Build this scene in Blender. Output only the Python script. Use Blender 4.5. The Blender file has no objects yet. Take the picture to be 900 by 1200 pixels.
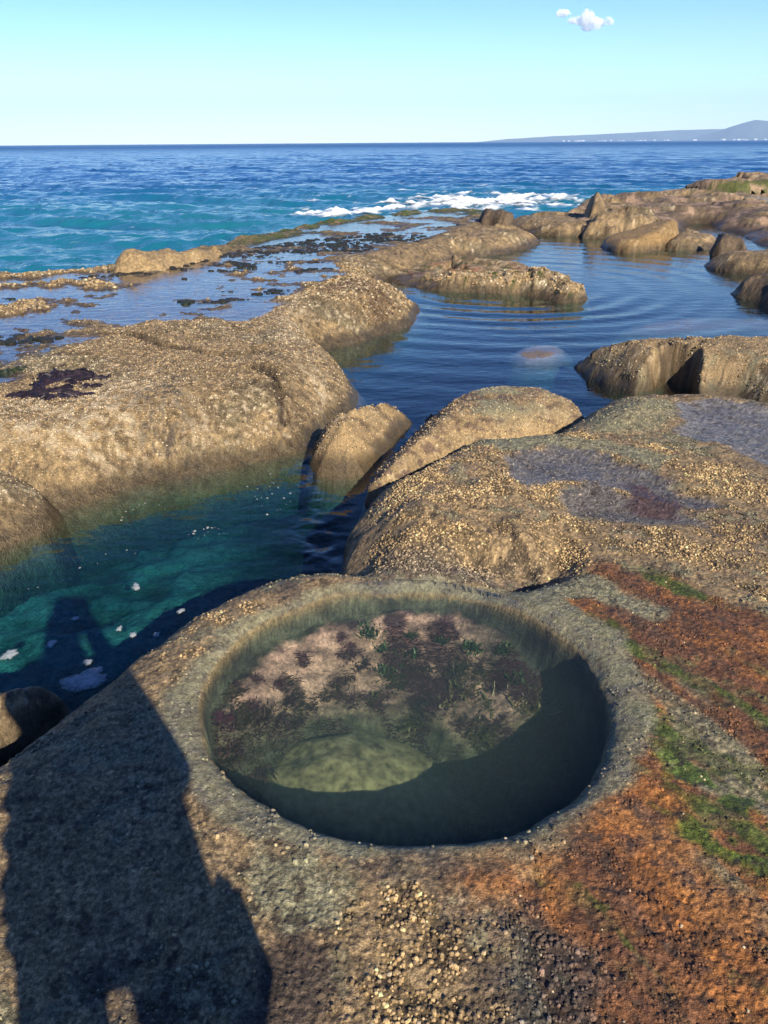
import bpy, bmesh, math, random
import numpy as np
from mathutils import Vector, Matrix, Euler

# ------------------------------------------------------------------ camera, light, exposure
SC = bpy.context.scene
COL = SC.collection
EYE = 1.65                      # lens height above the rim of the round pool
F_PX = 933.0                    # focal length in pixels of the 900x1200 photograph
PITCH = math.radians(24.9)
ROLL = math.radians(-0.41)

cd = bpy.data.cameras.new('camera')
cam = bpy.data.objects.new('camera', cd)
COL.objects.link(cam)
cd.sensor_fit = 'VERTICAL'
cd.sensor_height = 24.0
cd.lens = 24.0 * F_PX / 1200.0
cd.clip_start = 0.05
cd.clip_end = 60000.0
CAM_R = Matrix.Rotation(math.pi / 2 - PITCH, 3, 'X') @ Matrix.Rotation(ROLL, 3, 'Z')
cam.matrix_world = Matrix.Translation((0, 0, EYE)) @ CAM_R.to_4x4()
SC.camera = cam

SUN_EL = math.radians(28.6)
SUN_AZ = math.radians(155.6)    # clockwise from +Y: behind the camera, to its right
to_sun = Vector((math.sin(SUN_AZ) * math.cos(SUN_EL), math.cos(SUN_AZ) * math.cos(SUN_EL), math.sin(SUN_EL)))
sd_ = bpy.data.lights.new('sun', 'SUN')
sd_.energy = 5.0
sd_.angle = math.radians(0.5)
sd_.color = (1.0, 0.90, 0.74)
sun = bpy.data.objects.new('sun', sd_)
sun.rotation_euler = (-to_sun).to_track_quat('-Z', 'Y').to_euler()
COL.objects.link(sun)

W = bpy.data.worlds.new('World')
SC.world = W
W.use_nodes = True
wn = W.node_tree
wn.nodes.clear()
w_out = wn.nodes.new('ShaderNodeOutputWorld')
w_bg = wn.nodes.new('ShaderNodeBackground')
w_sky = wn.nodes.new('ShaderNodeTexSky')
w_sky.sky_type = 'NISHITA'
w_sky.sun_disc = False
w_sky.sun_elevation = SUN_EL
w_sky.sun_rotation = SUN_AZ
w_sky.altitude = 0
w_sky.air_density = 1.0
w_sky.dust_density = 0.1
w_sky.ozone_density = 1.5
w_bg.inputs['Strength'].default_value = 0.073
w_tint = wn.nodes.new('ShaderNodeVectorMath')
w_tint.operation = 'MULTIPLY'
w_geo = wn.nodes.new('ShaderNodeNewGeometry')           # clear winter sky: white at the horizon, deep blue overhead
w_sep = wn.nodes.new('ShaderNodeSeparateXYZ')
w_ramp = wn.nodes.new('ShaderNodeValToRGB')
w_map = wn.nodes.new('ShaderNodeMapRange')
w_map.inputs[1].default_value = 0.0; w_map.inputs[2].default_value = -1.0
wn.links.new(w_geo.outputs['Incoming'], w_sep.inputs[0])
wn.links.new(w_sep.outputs['Z'], w_map.inputs[0])
wn.links.new(w_map.outputs[0], w_ramp.inputs[0])
cr = w_ramp.color_ramp
cr.elements[0].position = 0.0; cr.elements[0].color = (1.08, 1.30, 1.36, 1)
cr.elements[1].position = 1.0; cr.elements[1].color = (0.10, 0.28, 0.80, 1)
for p_, c_ in ((0.06, (0.92, 1.18, 1.36, 1)), (0.15, (0.51, 0.85, 1.36, 1)), (0.35, (0.33, 0.64, 1.28, 1))):
    e_ = cr.elements.new(p_); e_.color = c_
wn.links.new(w_ramp.outputs[0], w_tint.inputs[1])
wn.links.new(w_sky.outputs[0], w_tint.inputs[0])
wn.links.new(w_tint.outputs[0], w_bg.inputs['Color'])
wn.links.new(w_bg.outputs[0], w_out.inputs['Surface'])

SC.view_settings.view_transform = 'Standard'
SC.view_settings.look = 'None'
SC.view_settings.gamma = 1.0
SC.view_settings.exposure = 0.97
SC.view_settings.use_curve_mapping = False
SC.render.engine = 'CYCLES'
SC.cycles.max_bounces = 8
SC.cycles.transparent_max_bounces = 16
SC.cycles.volume_bounces = 12
SC.cycles.caustics_reflective = False
SC.cycles.caustics_refractive = False

Q = 1.0                         # mesh fineness: 1 = one vertex about every 1.3 pixels
Z_POOL = -0.32                  # still water of the long pool and the wide pool
Z_ROUND = -0.012                # water in the round pool
Z_SHELF = 0.055                 # film of water on the flat shelf
Z_SEA = -1.1
RC = (0.07, 2.19)               # round pool centre
RR = 0.667                      # and radius

# ------------------------------------------------------------------ numpy helpers
rng = np.random.default_rng(11)
random.seed(5)


def ground(px, py, z):
    """where the sight line of a photograph pixel meets the level z"""
    d = CAM_R @ Vector(((px - 450) / F_PX, -(py - 600) / F_PX, -1.0))
    t = (z - EYE) / d.z
    return (d.x * t, d.y * t)


def outline(pts, z):
    return np.array([ground(p[0], p[1], p[2] if len(p) > 2 else z) for p in pts])


def sstep(a, b, x):
    t = np.clip((x - a) / (b - a), 0, 1)
    return t * t * (3 - 2 * t)


def lerp(a, b, t):
    return a + (b - a) * t


def mixc(c, d, t):
    return c + (np.asarray(d) - c) * t[..., None]


def hash2(ix, iy, s):
    h = (ix.astype(np.int64) * 374761393 + iy.astype(np.int64) * 668265263 + s * 974711) & 0xFFFFFFFF
    h = ((h ^ (h >> 13)) * 1274126177) & 0xFFFFFFFF
    h = ((h ^ (h >> 15)) * 2246822519) & 0xFFFFFFFF
    return ((h ^ (h >> 16)) & 0xFFFFFF) / float(0xFFFFFF)


def perlin(x, y, s=0):
    ix = np.floor(x); iy = np.floor(y)
    fx = x - ix; fy = y - iy
    u = fx * fx * fx * (fx * (fx * 6 - 15) + 10)
    v = fy * fy * fy * (fy * (fy * 6 - 15) + 10)

    def g(ox, oy):
        a = hash2(ix + ox, iy + oy, s) * 2 * np.pi
        return np.cos(a) * (fx - ox) + np.sin(a) * (fy - oy)
    return lerp(lerp(g(0, 0), g(1, 0), u), lerp(g(0, 1), g(1, 1), u), v) * 1.5


def fbm(x, y, f, octv=4, s=0, gain=0.5):
    a = 1.0; t = 0; n = np.zeros_like(x)
    for k in range(octv):
        n += a * perlin(x * f + 17.3 * k, y * f - 9.1 * k, s + k)
        t += a; a *= gain; f *= 2.03
    return n / t


def ridge(x, y, f, octv=3, s=0):
    a = 1.0; t = 0; n = np.zeros_like(x)
    for k in range(octv):
        n += a * (1 - np.abs(perlin(x * f + 3.7 * k, y * f + 5.1 * k, s + k)) * 1.6)
        t += a; a *= 0.5; f *= 2.1
    return n / t


def worley(x, y, f, s=0):
    """distance to the nearest point (in cells) and a random number of that cell"""
    x = x * f; y = y * f
    ix = np.floor(x); iy = np.floor(y)
    best = np.full(x.shape, 9.0); cid = np.zeros(x.shape)
    for ox in (-1, 0, 1):
        for oy in (-1, 0, 1):
            cx = ix + ox; cy = iy + oy
            d = (cx + hash2(cx, cy, s) - x) ** 2 + (cy + hash2(cx, cy, s + 7) - y) ** 2
            m = d < best
            best = np.where(m, d, best)
            cid = np.where(m, hash2(cx, cy, s + 3), cid)
    return np.sqrt(best), cid


def sdf(x, y, poly):
    """signed distance to a polygon, positive inside"""
    d = np.full(x.shape, 1e9)
    ins = np.zeros(x.shape, bool)
    n = len(poly)
    for i in range(n):
        ax, ay = poly[i]; bx, by = poly[(i + 1) % n]
        ex, ey = bx - ax, by - ay
        L = ex * ex + ey * ey + 1e-12
        t = np.clip(((x - ax) * ex + (y - ay) * ey) / L, 0, 1)
        d = np.minimum(d, (x - ax - t * ex) ** 2 + (y - ay - t * ey) ** 2)
        c = ((ay > y) != (by > y)) & (x < ex * (y - ay) / (ey if abs(ey) > 1e-12 else 1e-12) + ax)
        ins ^= c
    d = np.sqrt(d)
    return np.where(ins, d, -d)


def smooth_poly(p, it=2):
    for _ in range(it):
        q = np.roll(p, -1, 0)
        p = np.stack([p * 0.75 + q * 0.25, p * 0.25 + q * 0.75], 1).reshape(-1, 2)
    return p


# ------------------------------------------------------------------ mesh helpers
def tag(o, label=None, cat=None, group=None, kind=None):
    if label: o['label'] = label
    if cat: o['category'] = cat
    if group: o['group'] = group
    if kind: o['kind'] = kind
    return o


def make_mesh(name, co, quads=None, tris=None, col=None, mat=None, smooth=True, parent=None, origin=None):
    co = np.asarray(co, np.float32)
    if origin is not None:
        co = co - np.asarray(origin, np.float32)
    me = bpy.data.meshes.new(name)
    me.vertices.add(len(co))
    me.vertices.foreach_set('co', co.ravel())
    nq = 0 if quads is None else len(quads)
    nt = 0 if tris is None else len(tris)
    idx = []; st = []
    if nq:
        idx.append(np.asarray(quads, np.int32).ravel()); st.append(np.arange(nq, dtype=np.int32) * 4)
    if nt:
        idx.append(np.asarray(tris, np.int32).ravel()); st.append(nq * 4 + np.arange(nt, dtype=np.int32) * 3)
    idx = np.concatenate(idx); st = np.concatenate(st)
    me.loops.add(len(idx)); me.loops.foreach_set('vertex_index', idx)
    me.polygons.add(nq + nt); me.polygons.foreach_set('loop_start', st)
    me.polygons.foreach_set('use_smooth', np.full(nq + nt, smooth, bool))
    me.update(calc_edges=True)
    if col is not None:
        a = me.color_attributes.new('Col', 'FLOAT_COLOR', 'POINT')
        a.data.foreach_set('color', np.asarray(col, np.float32).ravel())
    if mat: me.materials.append(mat)
    o = bpy.data.objects.new(name, me)
    COL.objects.link(o)
    if origin is not None: o.location = origin
    if parent is not None: o.parent = parent
    return o


def lattice(poly, da, dr, margin=0.3, rmin=0.55, centre=(0, 0)):
    """fan-shaped grid over a polygon: cells grow with the distance from the fan's centre"""
    p = np.asarray(poly) - np.asarray(centre)
    az = np.arctan2(p[:, 0], p[:, 1]); r = np.hypot(p[:, 0], p[:, 1])
    m = margin / max(r.min(), rmin)
    a0, a1 = az.min() - m, az.max() + m
    r0, r1 = max(rmin, r.min() - margin), r.max() + margin
    na = max(4, int((a1 - a0) / da)); nr = max(4, int(math.log(r1 / r0) / dr))
    A, R = np.meshgrid(np.linspace(a0, a1, na), r0 * np.exp(np.linspace(0, math.log(r1 / r0), nr)))
    return np.sin(A) * R + centre[0], np.cos(A) * R + centre[1]


def cells(mask):
    """quads of a grid whose four corners all pass the mask, and the compressed numbering"""
    nr, na = mask.shape
    id_ = np.arange(nr * na).reshape(nr, na)
    ok = mask[:-1, :-1] & mask[1:, :-1] & mask[:-1, 1:] & mask[1:, 1:]
    q = np.stack([id_[:-1, :-1][ok], id_[:-1, 1:][ok], id_[1:, 1:][ok], id_[1:, :-1][ok]], 1)
    used = np.unique(q)
    remap = np.full(nr * na, -1, np.int64); remap[used] = np.arange(len(used))
    return remap[q], used


def domes(px_, py_, pz_, rad, col, name, mat, flat=1.0, smooth=True, nor=None):
    n = len(px_)
    k = 6
    a = rng.random(n)[:, None] * 6.28 + np.arange(k)[None, :] * (2 * np.pi / k)
    jr = 0.60 + 0.75 * rng.random((n, k))
    hgt = rad * (0.55 + 0.5 * rng.random(n)) * flat
    ring0 = np.stack([px_[:, None] + np.cos(a) * rad[:, None] * jr, py_[:, None] + np.sin(a) * rad[:, None] * jr, np.repeat((pz_ - rad * 0.4)[:, None], k, 1)], 2)
    jr2 = 0.70 * (0.8 + 0.4 * rng.random((n, k)))
    ring1 = np.stack([px_[:, None] + np.cos(a + 0.3) * rad[:, None] * jr2, py_[:, None] + np.sin(a + 0.3) * rad[:, None] * jr2,
                      (pz_ + hgt * 0.72)[:, None] + 0.15 * rad[:, None] * (rng.random((n, k)) - 0.5)], 2)
    top = np.stack([px_ + rad * 0.2 * (rng.random(n) - 0.5), py_ + rad * 0.2 * (rng.random(n) - 0.5), pz_ + hgt], 1)[:, None]
    co = np.concatenate([ring0, ring1, top], 1)
    if nor is not None:
        p0 = np.stack([px_, py_, pz_], 1)[:, None]
        rel = co - p0
        t1 = np.stack([nor[:, 2], np.zeros(n), -nor[:, 0]], 1); t1 /= (np.linalg.norm(t1, axis=1)[:, None] + 1e-9)
        t2 = np.cross(nor, t1)
        co = p0 + rel[:, :, :1] * t1[:, None] + rel[:, :, 1:2] * t2[:, None] + rel[:, :, 2:] * nor[:, None]
    base = np.arange(n)[:, None] * (2 * k + 1)
    i = np.arange(k); j = (i + 1) % k
    quads = np.stack([base + i, base + j, base + k + j, base + k + i], 2).reshape(-1, 4)
    tris = np.stack([base + k + i, base + k + j, np.repeat(base + 2 * k, k, 1)], 2).reshape(-1, 3)
    cc = np.ones((n, 2 * k + 1, 4)); cc[:, :, :3] = col[:, None, :]
    cc[:, :k, :3] *= 0.65
    return make_mesh(name, co.reshape(-1, 3), quads=quads, tris=tris, col=cc.reshape(-1, 4), mat=mat, smooth=smooth)


# ------------------------------------------------------------------ materials
def new_mat(name):
    m = bpy.data.materials.new(name); m.use_nodes = True
    m.node_tree.nodes.clear()
    return m, m.node_tree.nodes, m.node_tree.links


def rock_material(name, fine=1.0, bump=1.0, spec=0.35):
    m, N, L = new_mat(name)
    out = N.new('ShaderNodeOutputMaterial'); b = N.new('ShaderNodeBsdfPrincipled')
    L.new(b.outputs[0], out.inputs['Surface'])
    at = N.new('ShaderNodeAttribute'); at.attribute_name = 'Col'
    tc = N.new('ShaderNodeTexCoord')
    def noise(scale, det, rough=0.6):
        n = N.new('ShaderNodeTexNoise'); n.inputs['Scale'].default_value = scale
        n.inputs['Detail'].default_value = det; n.inputs['Roughness'].default_value = rough
        L.new(tc.outputs['Object'], n.inputs['Vector']); return n
    def mrange(src, a, b_, c, d):
        r = N.new('ShaderNodeMapRange'); r.inputs[1].default_value = a; r.inputs[2].default_value = b_
        r.inputs[3].default_value = c; r.inputs[4].default_value = d; L.new(src, r.inputs[0]); return r
    n1 = noise(9 * fine, 5); n2 = noise(70 * fine, 4, 0.7); n3 = noise(260 * fine, 2, 0.7)
    r1 = mrange(n1.outputs[0], 0.3, 0.7, 0.8, 1.2)
    r2 = mrange(n2.outputs[0], 0.3, 0.72, 0.50, 1.45)
    r3 = mrange(n3.outputs[0], 0.3, 0.75, 0.62, 1.42)
    m1 = N.new('ShaderNodeMath'); m1.operation = 'MULTIPLY'; L.new(r1.outputs[0], m1.inputs[0]); L.new(r2.outputs[0], m1.inputs[1])
    m2 = N.new('ShaderNodeMath'); m2.operation = 'MULTIPLY'; L.new(m1.outputs[0], m2.inputs[0]); L.new(r3.outputs[0], m2.inputs[1])
    v = N.new('ShaderNodeVectorMath'); v.operation = 'SCALE'
    L.new(at.outputs['Color'], v.inputs[0]); L.new(m2.outputs[0], v.inputs['Scale'])
    L.new(v.outputs[0], b.inputs['Base Color'])
    L.new(at.outputs['Alpha'], b.inputs['Roughness'])
    b.inputs['Specular IOR Level'].default_value = spec
    bp = N.new('ShaderNodeBump'); bp.inputs['Strength'].default_value = 1.25 * bump; bp.inputs['Distance'].default_value = 0.006 / fine
    ad = N.new('ShaderNodeMath'); ad.operation = 'MULTIPLY_ADD'; ad.inputs[1].default_value = 0.45
    L.new(n3.outputs[0], ad.inputs[0]); L.new(n2.outputs[0], ad.inputs[2])
    L.new(ad.outputs[0], bp.inputs['Height']); L.new(bp.outputs[0], b.inputs['Normal'])
    return m


def plain_material(name, color, rough=0.7, vary=0.3, scale=40, bump=0.0, spec=0.4, attr=False, trans=0.0):
    m, N, L = new_mat(name)
    out = N.new('ShaderNodeOutputMaterial'); b = N.new('ShaderNodeBsdfPrincipled')
    L.new(b.outputs[0], out.inputs['Surface'])
    tc = N.new('ShaderNodeTexCoord'); n = N.new('ShaderNodeTexNoise')
    n.inputs['Scale'].default_value = scale; n.inputs['Detail'].default_value = 4
    L.new(tc.outputs['Object'], n.inputs['Vector'])
    r = N.new('ShaderNodeMapRange'); r.inputs[1].default_value = 0.3; r.inputs[2].default_value = 0.7
    r.inputs[3].default_value = 1 - vary; r.inputs[4].default_value = 1 + vary
    L.new(n.outputs[0], r.inputs[0])
    v = N.new('ShaderNodeVectorMath'); v.operation = 'SCALE'
    if attr:
        at = N.new('ShaderNodeAttribute'); at.attribute_name = 'Col'; L.new(at.outputs['Color'], v.inputs[0])
    else:
        v.inputs[0].default_value = color[:3]
    L.new(r.outputs[0], v.inputs['Scale']); L.new(v.outputs[0], b.inputs['Base Color'])
    b.inputs['Roughness'].default_value = rough; b.inputs['Specular IOR Level'].default_value = spec
    if bump:
        bp = N.new('ShaderNodeBump'); bp.inputs['Strength'].default_value = bump; bp.inputs['Distance'].default_value = 0.3 / scale
        L.new(n.outputs[0], bp.inputs['Height']); L.new(bp.outputs[0], b.inputs['Normal'])
    return m


def clear_water(name, absorb=None, dens=1.0, scale=9.0, bump=0.02, rough=0.0, stretch=(1, 1, 1), murk=0.0):
    """still water: sky mirrored by the Fresnel law, the bottom seen through, light dimmed along its way"""
    m, N, L = new_mat(name)
    out = N.new('ShaderNodeOutputMaterial')
    tr = N.new('ShaderNodeBsdfTransparent'); gl = N.new('ShaderNodeBsdfGlossy')
    gl.inputs['Roughness'].default_value = rough
    ge = N.new('ShaderNodeNewGeometry')
    dt = N.new('ShaderNodeVectorMath'); dt.operation = 'DOT_PRODUCT'
    ab = N.new('ShaderNodeMath'); ab.operation = 'ABSOLUTE'
    om = N.new('ShaderNodeMath'); om.operation = 'SUBTRACT'; om.inputs[0].default_value = 1.0; om.use_clamp = True
    pw = N.new('ShaderNodeMath'); pw.operation = 'POWER'; pw.inputs[1].default_value = 5.0
    fr = N.new('ShaderNodeMath'); fr.operation = 'MULTIPLY_ADD'; fr.inputs[1].default_value = 0.98; fr.inputs[2].default_value = 0.02; fr.use_clamp = True
    L.new(ge.outputs['Incoming'], dt.inputs[1]); L.new(dt.outputs['Value'], ab.inputs[0]); L.new(ab.outputs[0], om.inputs[1])
    L.new(om.outputs[0], pw.inputs[0]); L.new(pw.outputs[0], fr.inputs[0])
    mx = N.new('ShaderNodeMixShader')
    L.new(fr.outputs[0], mx.inputs[0]); L.new(tr.outputs[0], mx.inputs[1]); L.new(gl.outputs[0], mx.inputs[2])
    L.new(mx.outputs[0], out.inputs['Surface'])
    tc = N.new('ShaderNodeTexCoord'); mp = N.new('ShaderNodeMapping'); mp.inputs['Scale'].default_value = stretch
    n = N.new('ShaderNodeTexNoise'); n.inputs['Scale'].default_value = scale; n.inputs['Detail'].default_value = 3
    bp = N.new('ShaderNodeBump'); bp.inputs['Strength'].default_value = 1.0; bp.inputs['Distance'].default_value = bump
    L.new(tc.outputs['Object'], mp.inputs[0]); L.new(mp.outputs[0], n.inputs['Vector'])
    L.new(n.outputs[0], bp.inputs['Height'])
    L.new(bp.outputs[0], dt.inputs[0]); L.new(bp.outputs[0], gl.inputs['Normal'])
    if absorb:
        va = N.new('ShaderNodeVolumeAbsorption'); va.inputs['Color'].default_value = (*absorb, 1); va.inputs['Density'].default_value = dens
        if murk:
            vs = N.new('ShaderNodeVolumeScatter'); vs.inputs['Color'].default_value = (0.55, 0.80, 0.75, 1); vs.inputs['Density'].default_value = murk
            av = N.new('ShaderNodeAddShader'); L.new(va.outputs[0], av.inputs[0]); L.new(vs.outputs[0], av.inputs[1])
            L.new(av.outputs[0], out.inputs['Volume'])
        else:
            L.new(va.outputs[0], out.inputs['Volume'])
    return m


M_ROCK = rock_material('weathered sandstone')
M_ROCKFAR = rock_material('weathered sandstone seen from afar', fine=0.35, bump=1.0)
M_LUMP = plain_material('barnacle shell', (0.4, 0.3, 0.2), rough=0.75, vary=0.25, scale=300, attr=True, spec=0.3)

# ------------------------------------------------------------------ palette (linear base colours)
GOLD = np.array((0.43, 0.295, 0.14)); BROWN = np.array((0.235, 0.165, 0.085)); DARK = np.array((0.045, 0.032, 0.024))
SAGE = np.array((0.195, 0.185, 0.112)); ORANGE = np.array((0.27, 0.105, 0.026)); RUST = np.array((0.135, 0.060, 0.028))
LAVENDER = np.array((0.118, 0.112, 0.108)); GREEN = np.array((0.060, 0.105, 0.010)); PURPLE = np.array((0.055, 0.030, 0.030))
PALE = np.array((0.46, 0.37, 0.24)); OCHRE = np.array((0.21, 0.13, 0.035)); OLIVE = np.array((0.085, 0.085, 0.035))
GREY = np.array((0.12, 0.11, 0.095)); PINK = np.array((0.33, 0.21, 0.145))

# ------------------------------------------------------------------ the near rock platform with the round pool
PLAT = outline([(-420, 1040), (-120, 925), (0, 884), (68, 838), (120, 800), (180, 760), (230, 720), (290, 690), (350, 671), (404, 668),
                (436, 655), (436, 620), (440, 590), (456, 566), (480, 552), (520, 532), (560, 512), (610, 508), (655, 505), (690, 482),
                (720, 464), (760, 458), (810, 458), (860, 462), (900, 470), (1060, 470), (1500, 560)], -0.03)
PLAT = np.concatenate([PLAT, np.array([(6.0, 1.0), (5.0, -4.5), (-4.5, -4.5), (-2.6, 0.6)])])
MOUND = outline([(432, 655), (432, 605), (450, 570), (486, 544), (540, 518), (600, 520), (640, 560), (660, 610), (640, 655), (590, 680), (520, 684), (450, 678)], 0.0)
LEDGE = outline([(200, 650), (200, 880), (262, 905), (300, 892), (345, 862), (410, 848), (480, 850), (520, 868), (575, 880), (640, 858), (690, 812), (760, 740), (700, 640)], -0.3)
Zp = {k: outline(v, 0.0) for k, v in {
    'gold_near': [(378, 1028), (440, 1022), (520, 1045), (575, 1062), (600, 1100), (612, 1150), (590, 1215), (470, 1230), (378, 1180), (418, 1125), (385, 1085)],
    'dark_near': [(330, 1078), (385, 1085), (418, 1125), (380, 1165), (390, 1260), (250, 1260), (300, 1140)],
    'grey_near': [(600, 1040), (655, 1075), (700, 1140), (740, 1230), (560, 1240), (600, 1160)],
    'rust': [(640, 700), (700, 655), (780, 668), (900, 720), (1100, 800), (1300, 1300), (600, 1300), (625, 1130), (600, 1050), (650, 1000), (705, 940), (725, 870), (735, 800), (690, 735)],
    'orange': [(560, 1030), (690, 975), (720, 910), (800, 940), (860, 1040), (920, 1100), (920, 1260), (680, 1260), (690, 1120), (640, 1070)],
    'orange_up': [(740, 690), (790, 672), (900, 735), (900, 790), (820, 760), (770, 730)],
    'gold_up': [(640, 640), (650, 590), (600, 560), (590, 520), (680, 500), (780, 520), (900, 560), (1100, 640), (1100, 760), (900, 700), (800, 655), (720, 640), (660, 668)],
    'lav_a': [(588, 532), (640, 522), (710, 530), (760, 552), (800, 575), (860, 590), (810, 592), (740, 575), (690, 560), (640, 562), (618, 580), (600, 570)],
    'lav_b': [(655, 572), (690, 560), (740, 578), (790, 592), (830, 612), (780, 612), (720, 606), (670, 600)],
    'lav_slab': [(790, 470), (830, 464), (900, 474), (1100, 500), (1100, 640), (900, 545), (850, 520), (795, 508), (800, 490)],
    'sage_band': [(560, 512), (610, 505), (700, 515), (790, 535), (770, 548), (700, 528), (640, 522), (590, 530)],
    'sage_rock': [(690, 480), (730, 465), (790, 468), (795, 490), (760, 505), (690, 508)],
    'sage_low': [(590, 690), (640, 668), (700, 672), (780, 715), (760, 725), (700, 700), (660, 700), (640, 715)],
    'green_a': [(755, 832), (800, 870), (850, 900), (900, 925), (960, 960), (960, 1010), (900, 985), (840, 945), (780, 905), (762, 870)],
    'green_b': [(770, 945), (820, 965), (870, 990), (930, 1010), (930, 1060), (880, 1030), (820, 1000)],
    'purple_a': [(740, 560), (800, 585), (790, 605), (735, 595)],
    'left_sage': [(300, 1000), (350, 1000), (400, 1040), (400, 1080), (340, 1090), (300, 1060)],
    'rim_gold': [(185, 760), (230, 722), (300, 700), (300, 722), (262, 760), (240, 800), (205, 800)],
}.items()}
U = np.array((0.54, -0.84)); V = np.array((0.84, 0.54))       # the bands on the rock run along U


def band(x, y, f, s, st=4.0, octv=4):
    return fbm((x * U[0] + y * U[1]) / st, x * V[0] + y * V[1], f, octv, s)


def near_sdf(x, y, poly, pad=0.4):
    """sdf worked out only near the polygon; -9 elsewhere"""
    lo = poly.min(0) - pad; hi = poly.max(0) + pad
    m = (x > lo[0]) & (x < hi[0]) & (y > lo[1]) & (y < hi[1])
    d = np.full(x.shape, -9.0)
    if m.any(): d[m] = sdf(x[m], y[m], poly)
    return d


def zone(x, y, key, soft=0.05, wob=0.09, f=5.0, s=0):
    d = near_sdf(x, y, Zp[key])
    m = d > -(soft + wob)
    out = np.zeros(x.shape)
    if m.any(): out[m] = sstep(-soft, soft, d[m] + wob * fbm(x[m], y[m], f, 4, 50 + s))
    return out


def plat_height(x, y, fine=True):
    z = 0.03 * fbm(x, y, 0.8, 3, 1) + 0.022 * band(x, y, 1.6, 4, 3.0, 4)
    z = z - 0.02 * np.clip(ridge((x * U[0] + y * U[1]) / 4, x * V[0] + y * V[1], 1.5, 2, 9) - 0.82, 0, 1) * 4 * sstep(2.6, 3.2, y)
    md = near_sdf(x, y, MOUND, 0.6)
    z = z + 0.055 * sstep(-0.05, 0.30, md) * sstep(4.3, 3.6, y) - 0.10 * np.exp(-((md + 0.02) / 0.10) ** 2) * sstep(3.5, 2.9, y) + 0.05 * sstep(0, 0.15, md) * fbm(x, y, 3.0, 4, 24)
    # the split in the mound's lower right corner
    hx, hy = ground(578, 648, 0.03)
    d = np.hypot((x - hx) / 0.20, (y - hy) / 0.14) + 0.4 * fbm(x, y, 5, 2, 23)
    z = z - 0.13 * np.exp(-d ** 4)
    # hollows that hold the blue-grey patches
    for k, dp in (('lav_a', 0.030), ('lav_b', 0.028), ('lav_slab', 0.035)):
        z = z - dp * sstep(-0.05, 0.16, near_sdf(x, y, Zp[k]))
    z = z + 0.09 * sstep(-0.05, 0.45, near_sdf(x, y, Zp['sage_rock'], 0.6))
    # the outer edge rounds over into the water
    ed = sdf(x, y, PLAT) + 0.16 + 0.03 * fbm(x, y, 3.0, 3, 21)
    w = 0.40
    t = np.clip(ed / w, 0, 1)
    z = z - 0.36 * (1 - np.sqrt(np.clip(1 - (1 - t) ** 2, 0, 1))) - np.where(ed < 0, -ed * 3.0, 0)
    # round pool: smooth raised lip, steep wall, ledge and hole
    ang = np.arctan2(y - RC[1], x - RC[0])
    r = np.hypot(x - RC[0], y - RC[1]) + 0.010 * np.sin(3 * ang + 1) + 0.020 * fbm(x, y, 4.5, 4, 33)
    near = sstep(1.15, 0.7, r)
    z = lerp(z, z * 0.35 - 0.004, near * (ed > 0.05))
    z = z + 0.008 * np.exp(-((r - RR - 0.11) / 0.07) ** 2)
    if fine:
        g = 1 - sstep(RR + 0.02, RR + 0.17, r) * 1.0
        z = z + (0.010 * fbm(x, y, 14, 4, 5) + 0.0035 * fbm(x, y, 60, 3, 6)) * (1 - 0.6 * g)
        wd, wc = worley(x, y, 70, 4)
        rough_ = (1 - 0.8 * g) * sstep(-0.25, 0.25, fbm(x, y, 2.2, 3, 8))
        z = z + 0.006 * rough_ * (np.clip(0.75 - wd, 0, 1)) * (0.4 + wc)
    lip = np.clip((RR + 0.06 - r) / 0.06, 0, 1)
    z = z - 0.030 * lip ** 2.2
    led = near_sdf(x, y, LEDGE) + 0.04 * fbm(x, y, 5, 3, 61)
    floor = lerp(-0.82, -0.25 + 0.13 * sstep(0.35, 0.62, r) + 0.05 * fbm(x, y, 4, 4, 62) - 0.14 * sstep(0.36, 0.60, x - RC[0]), sstep(-0.26, 0.05, led))
    wall = -0.030 - (RR - r) * lerp(5.6, 8.0, sstep(2.55, 2.0, y)) - 0.02 * fbm(x, y, 6, 2, 63) * sstep(0.02, 0.2, RR - r)
    hole = np.maximum(floor, wall) + 0.008 * fbm(x, y, 25, 3, 64) * sstep(0.04, 0.18, RR - r)
    return np.where(r < RR, np.minimum(hole, z), z), r, ed


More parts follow.
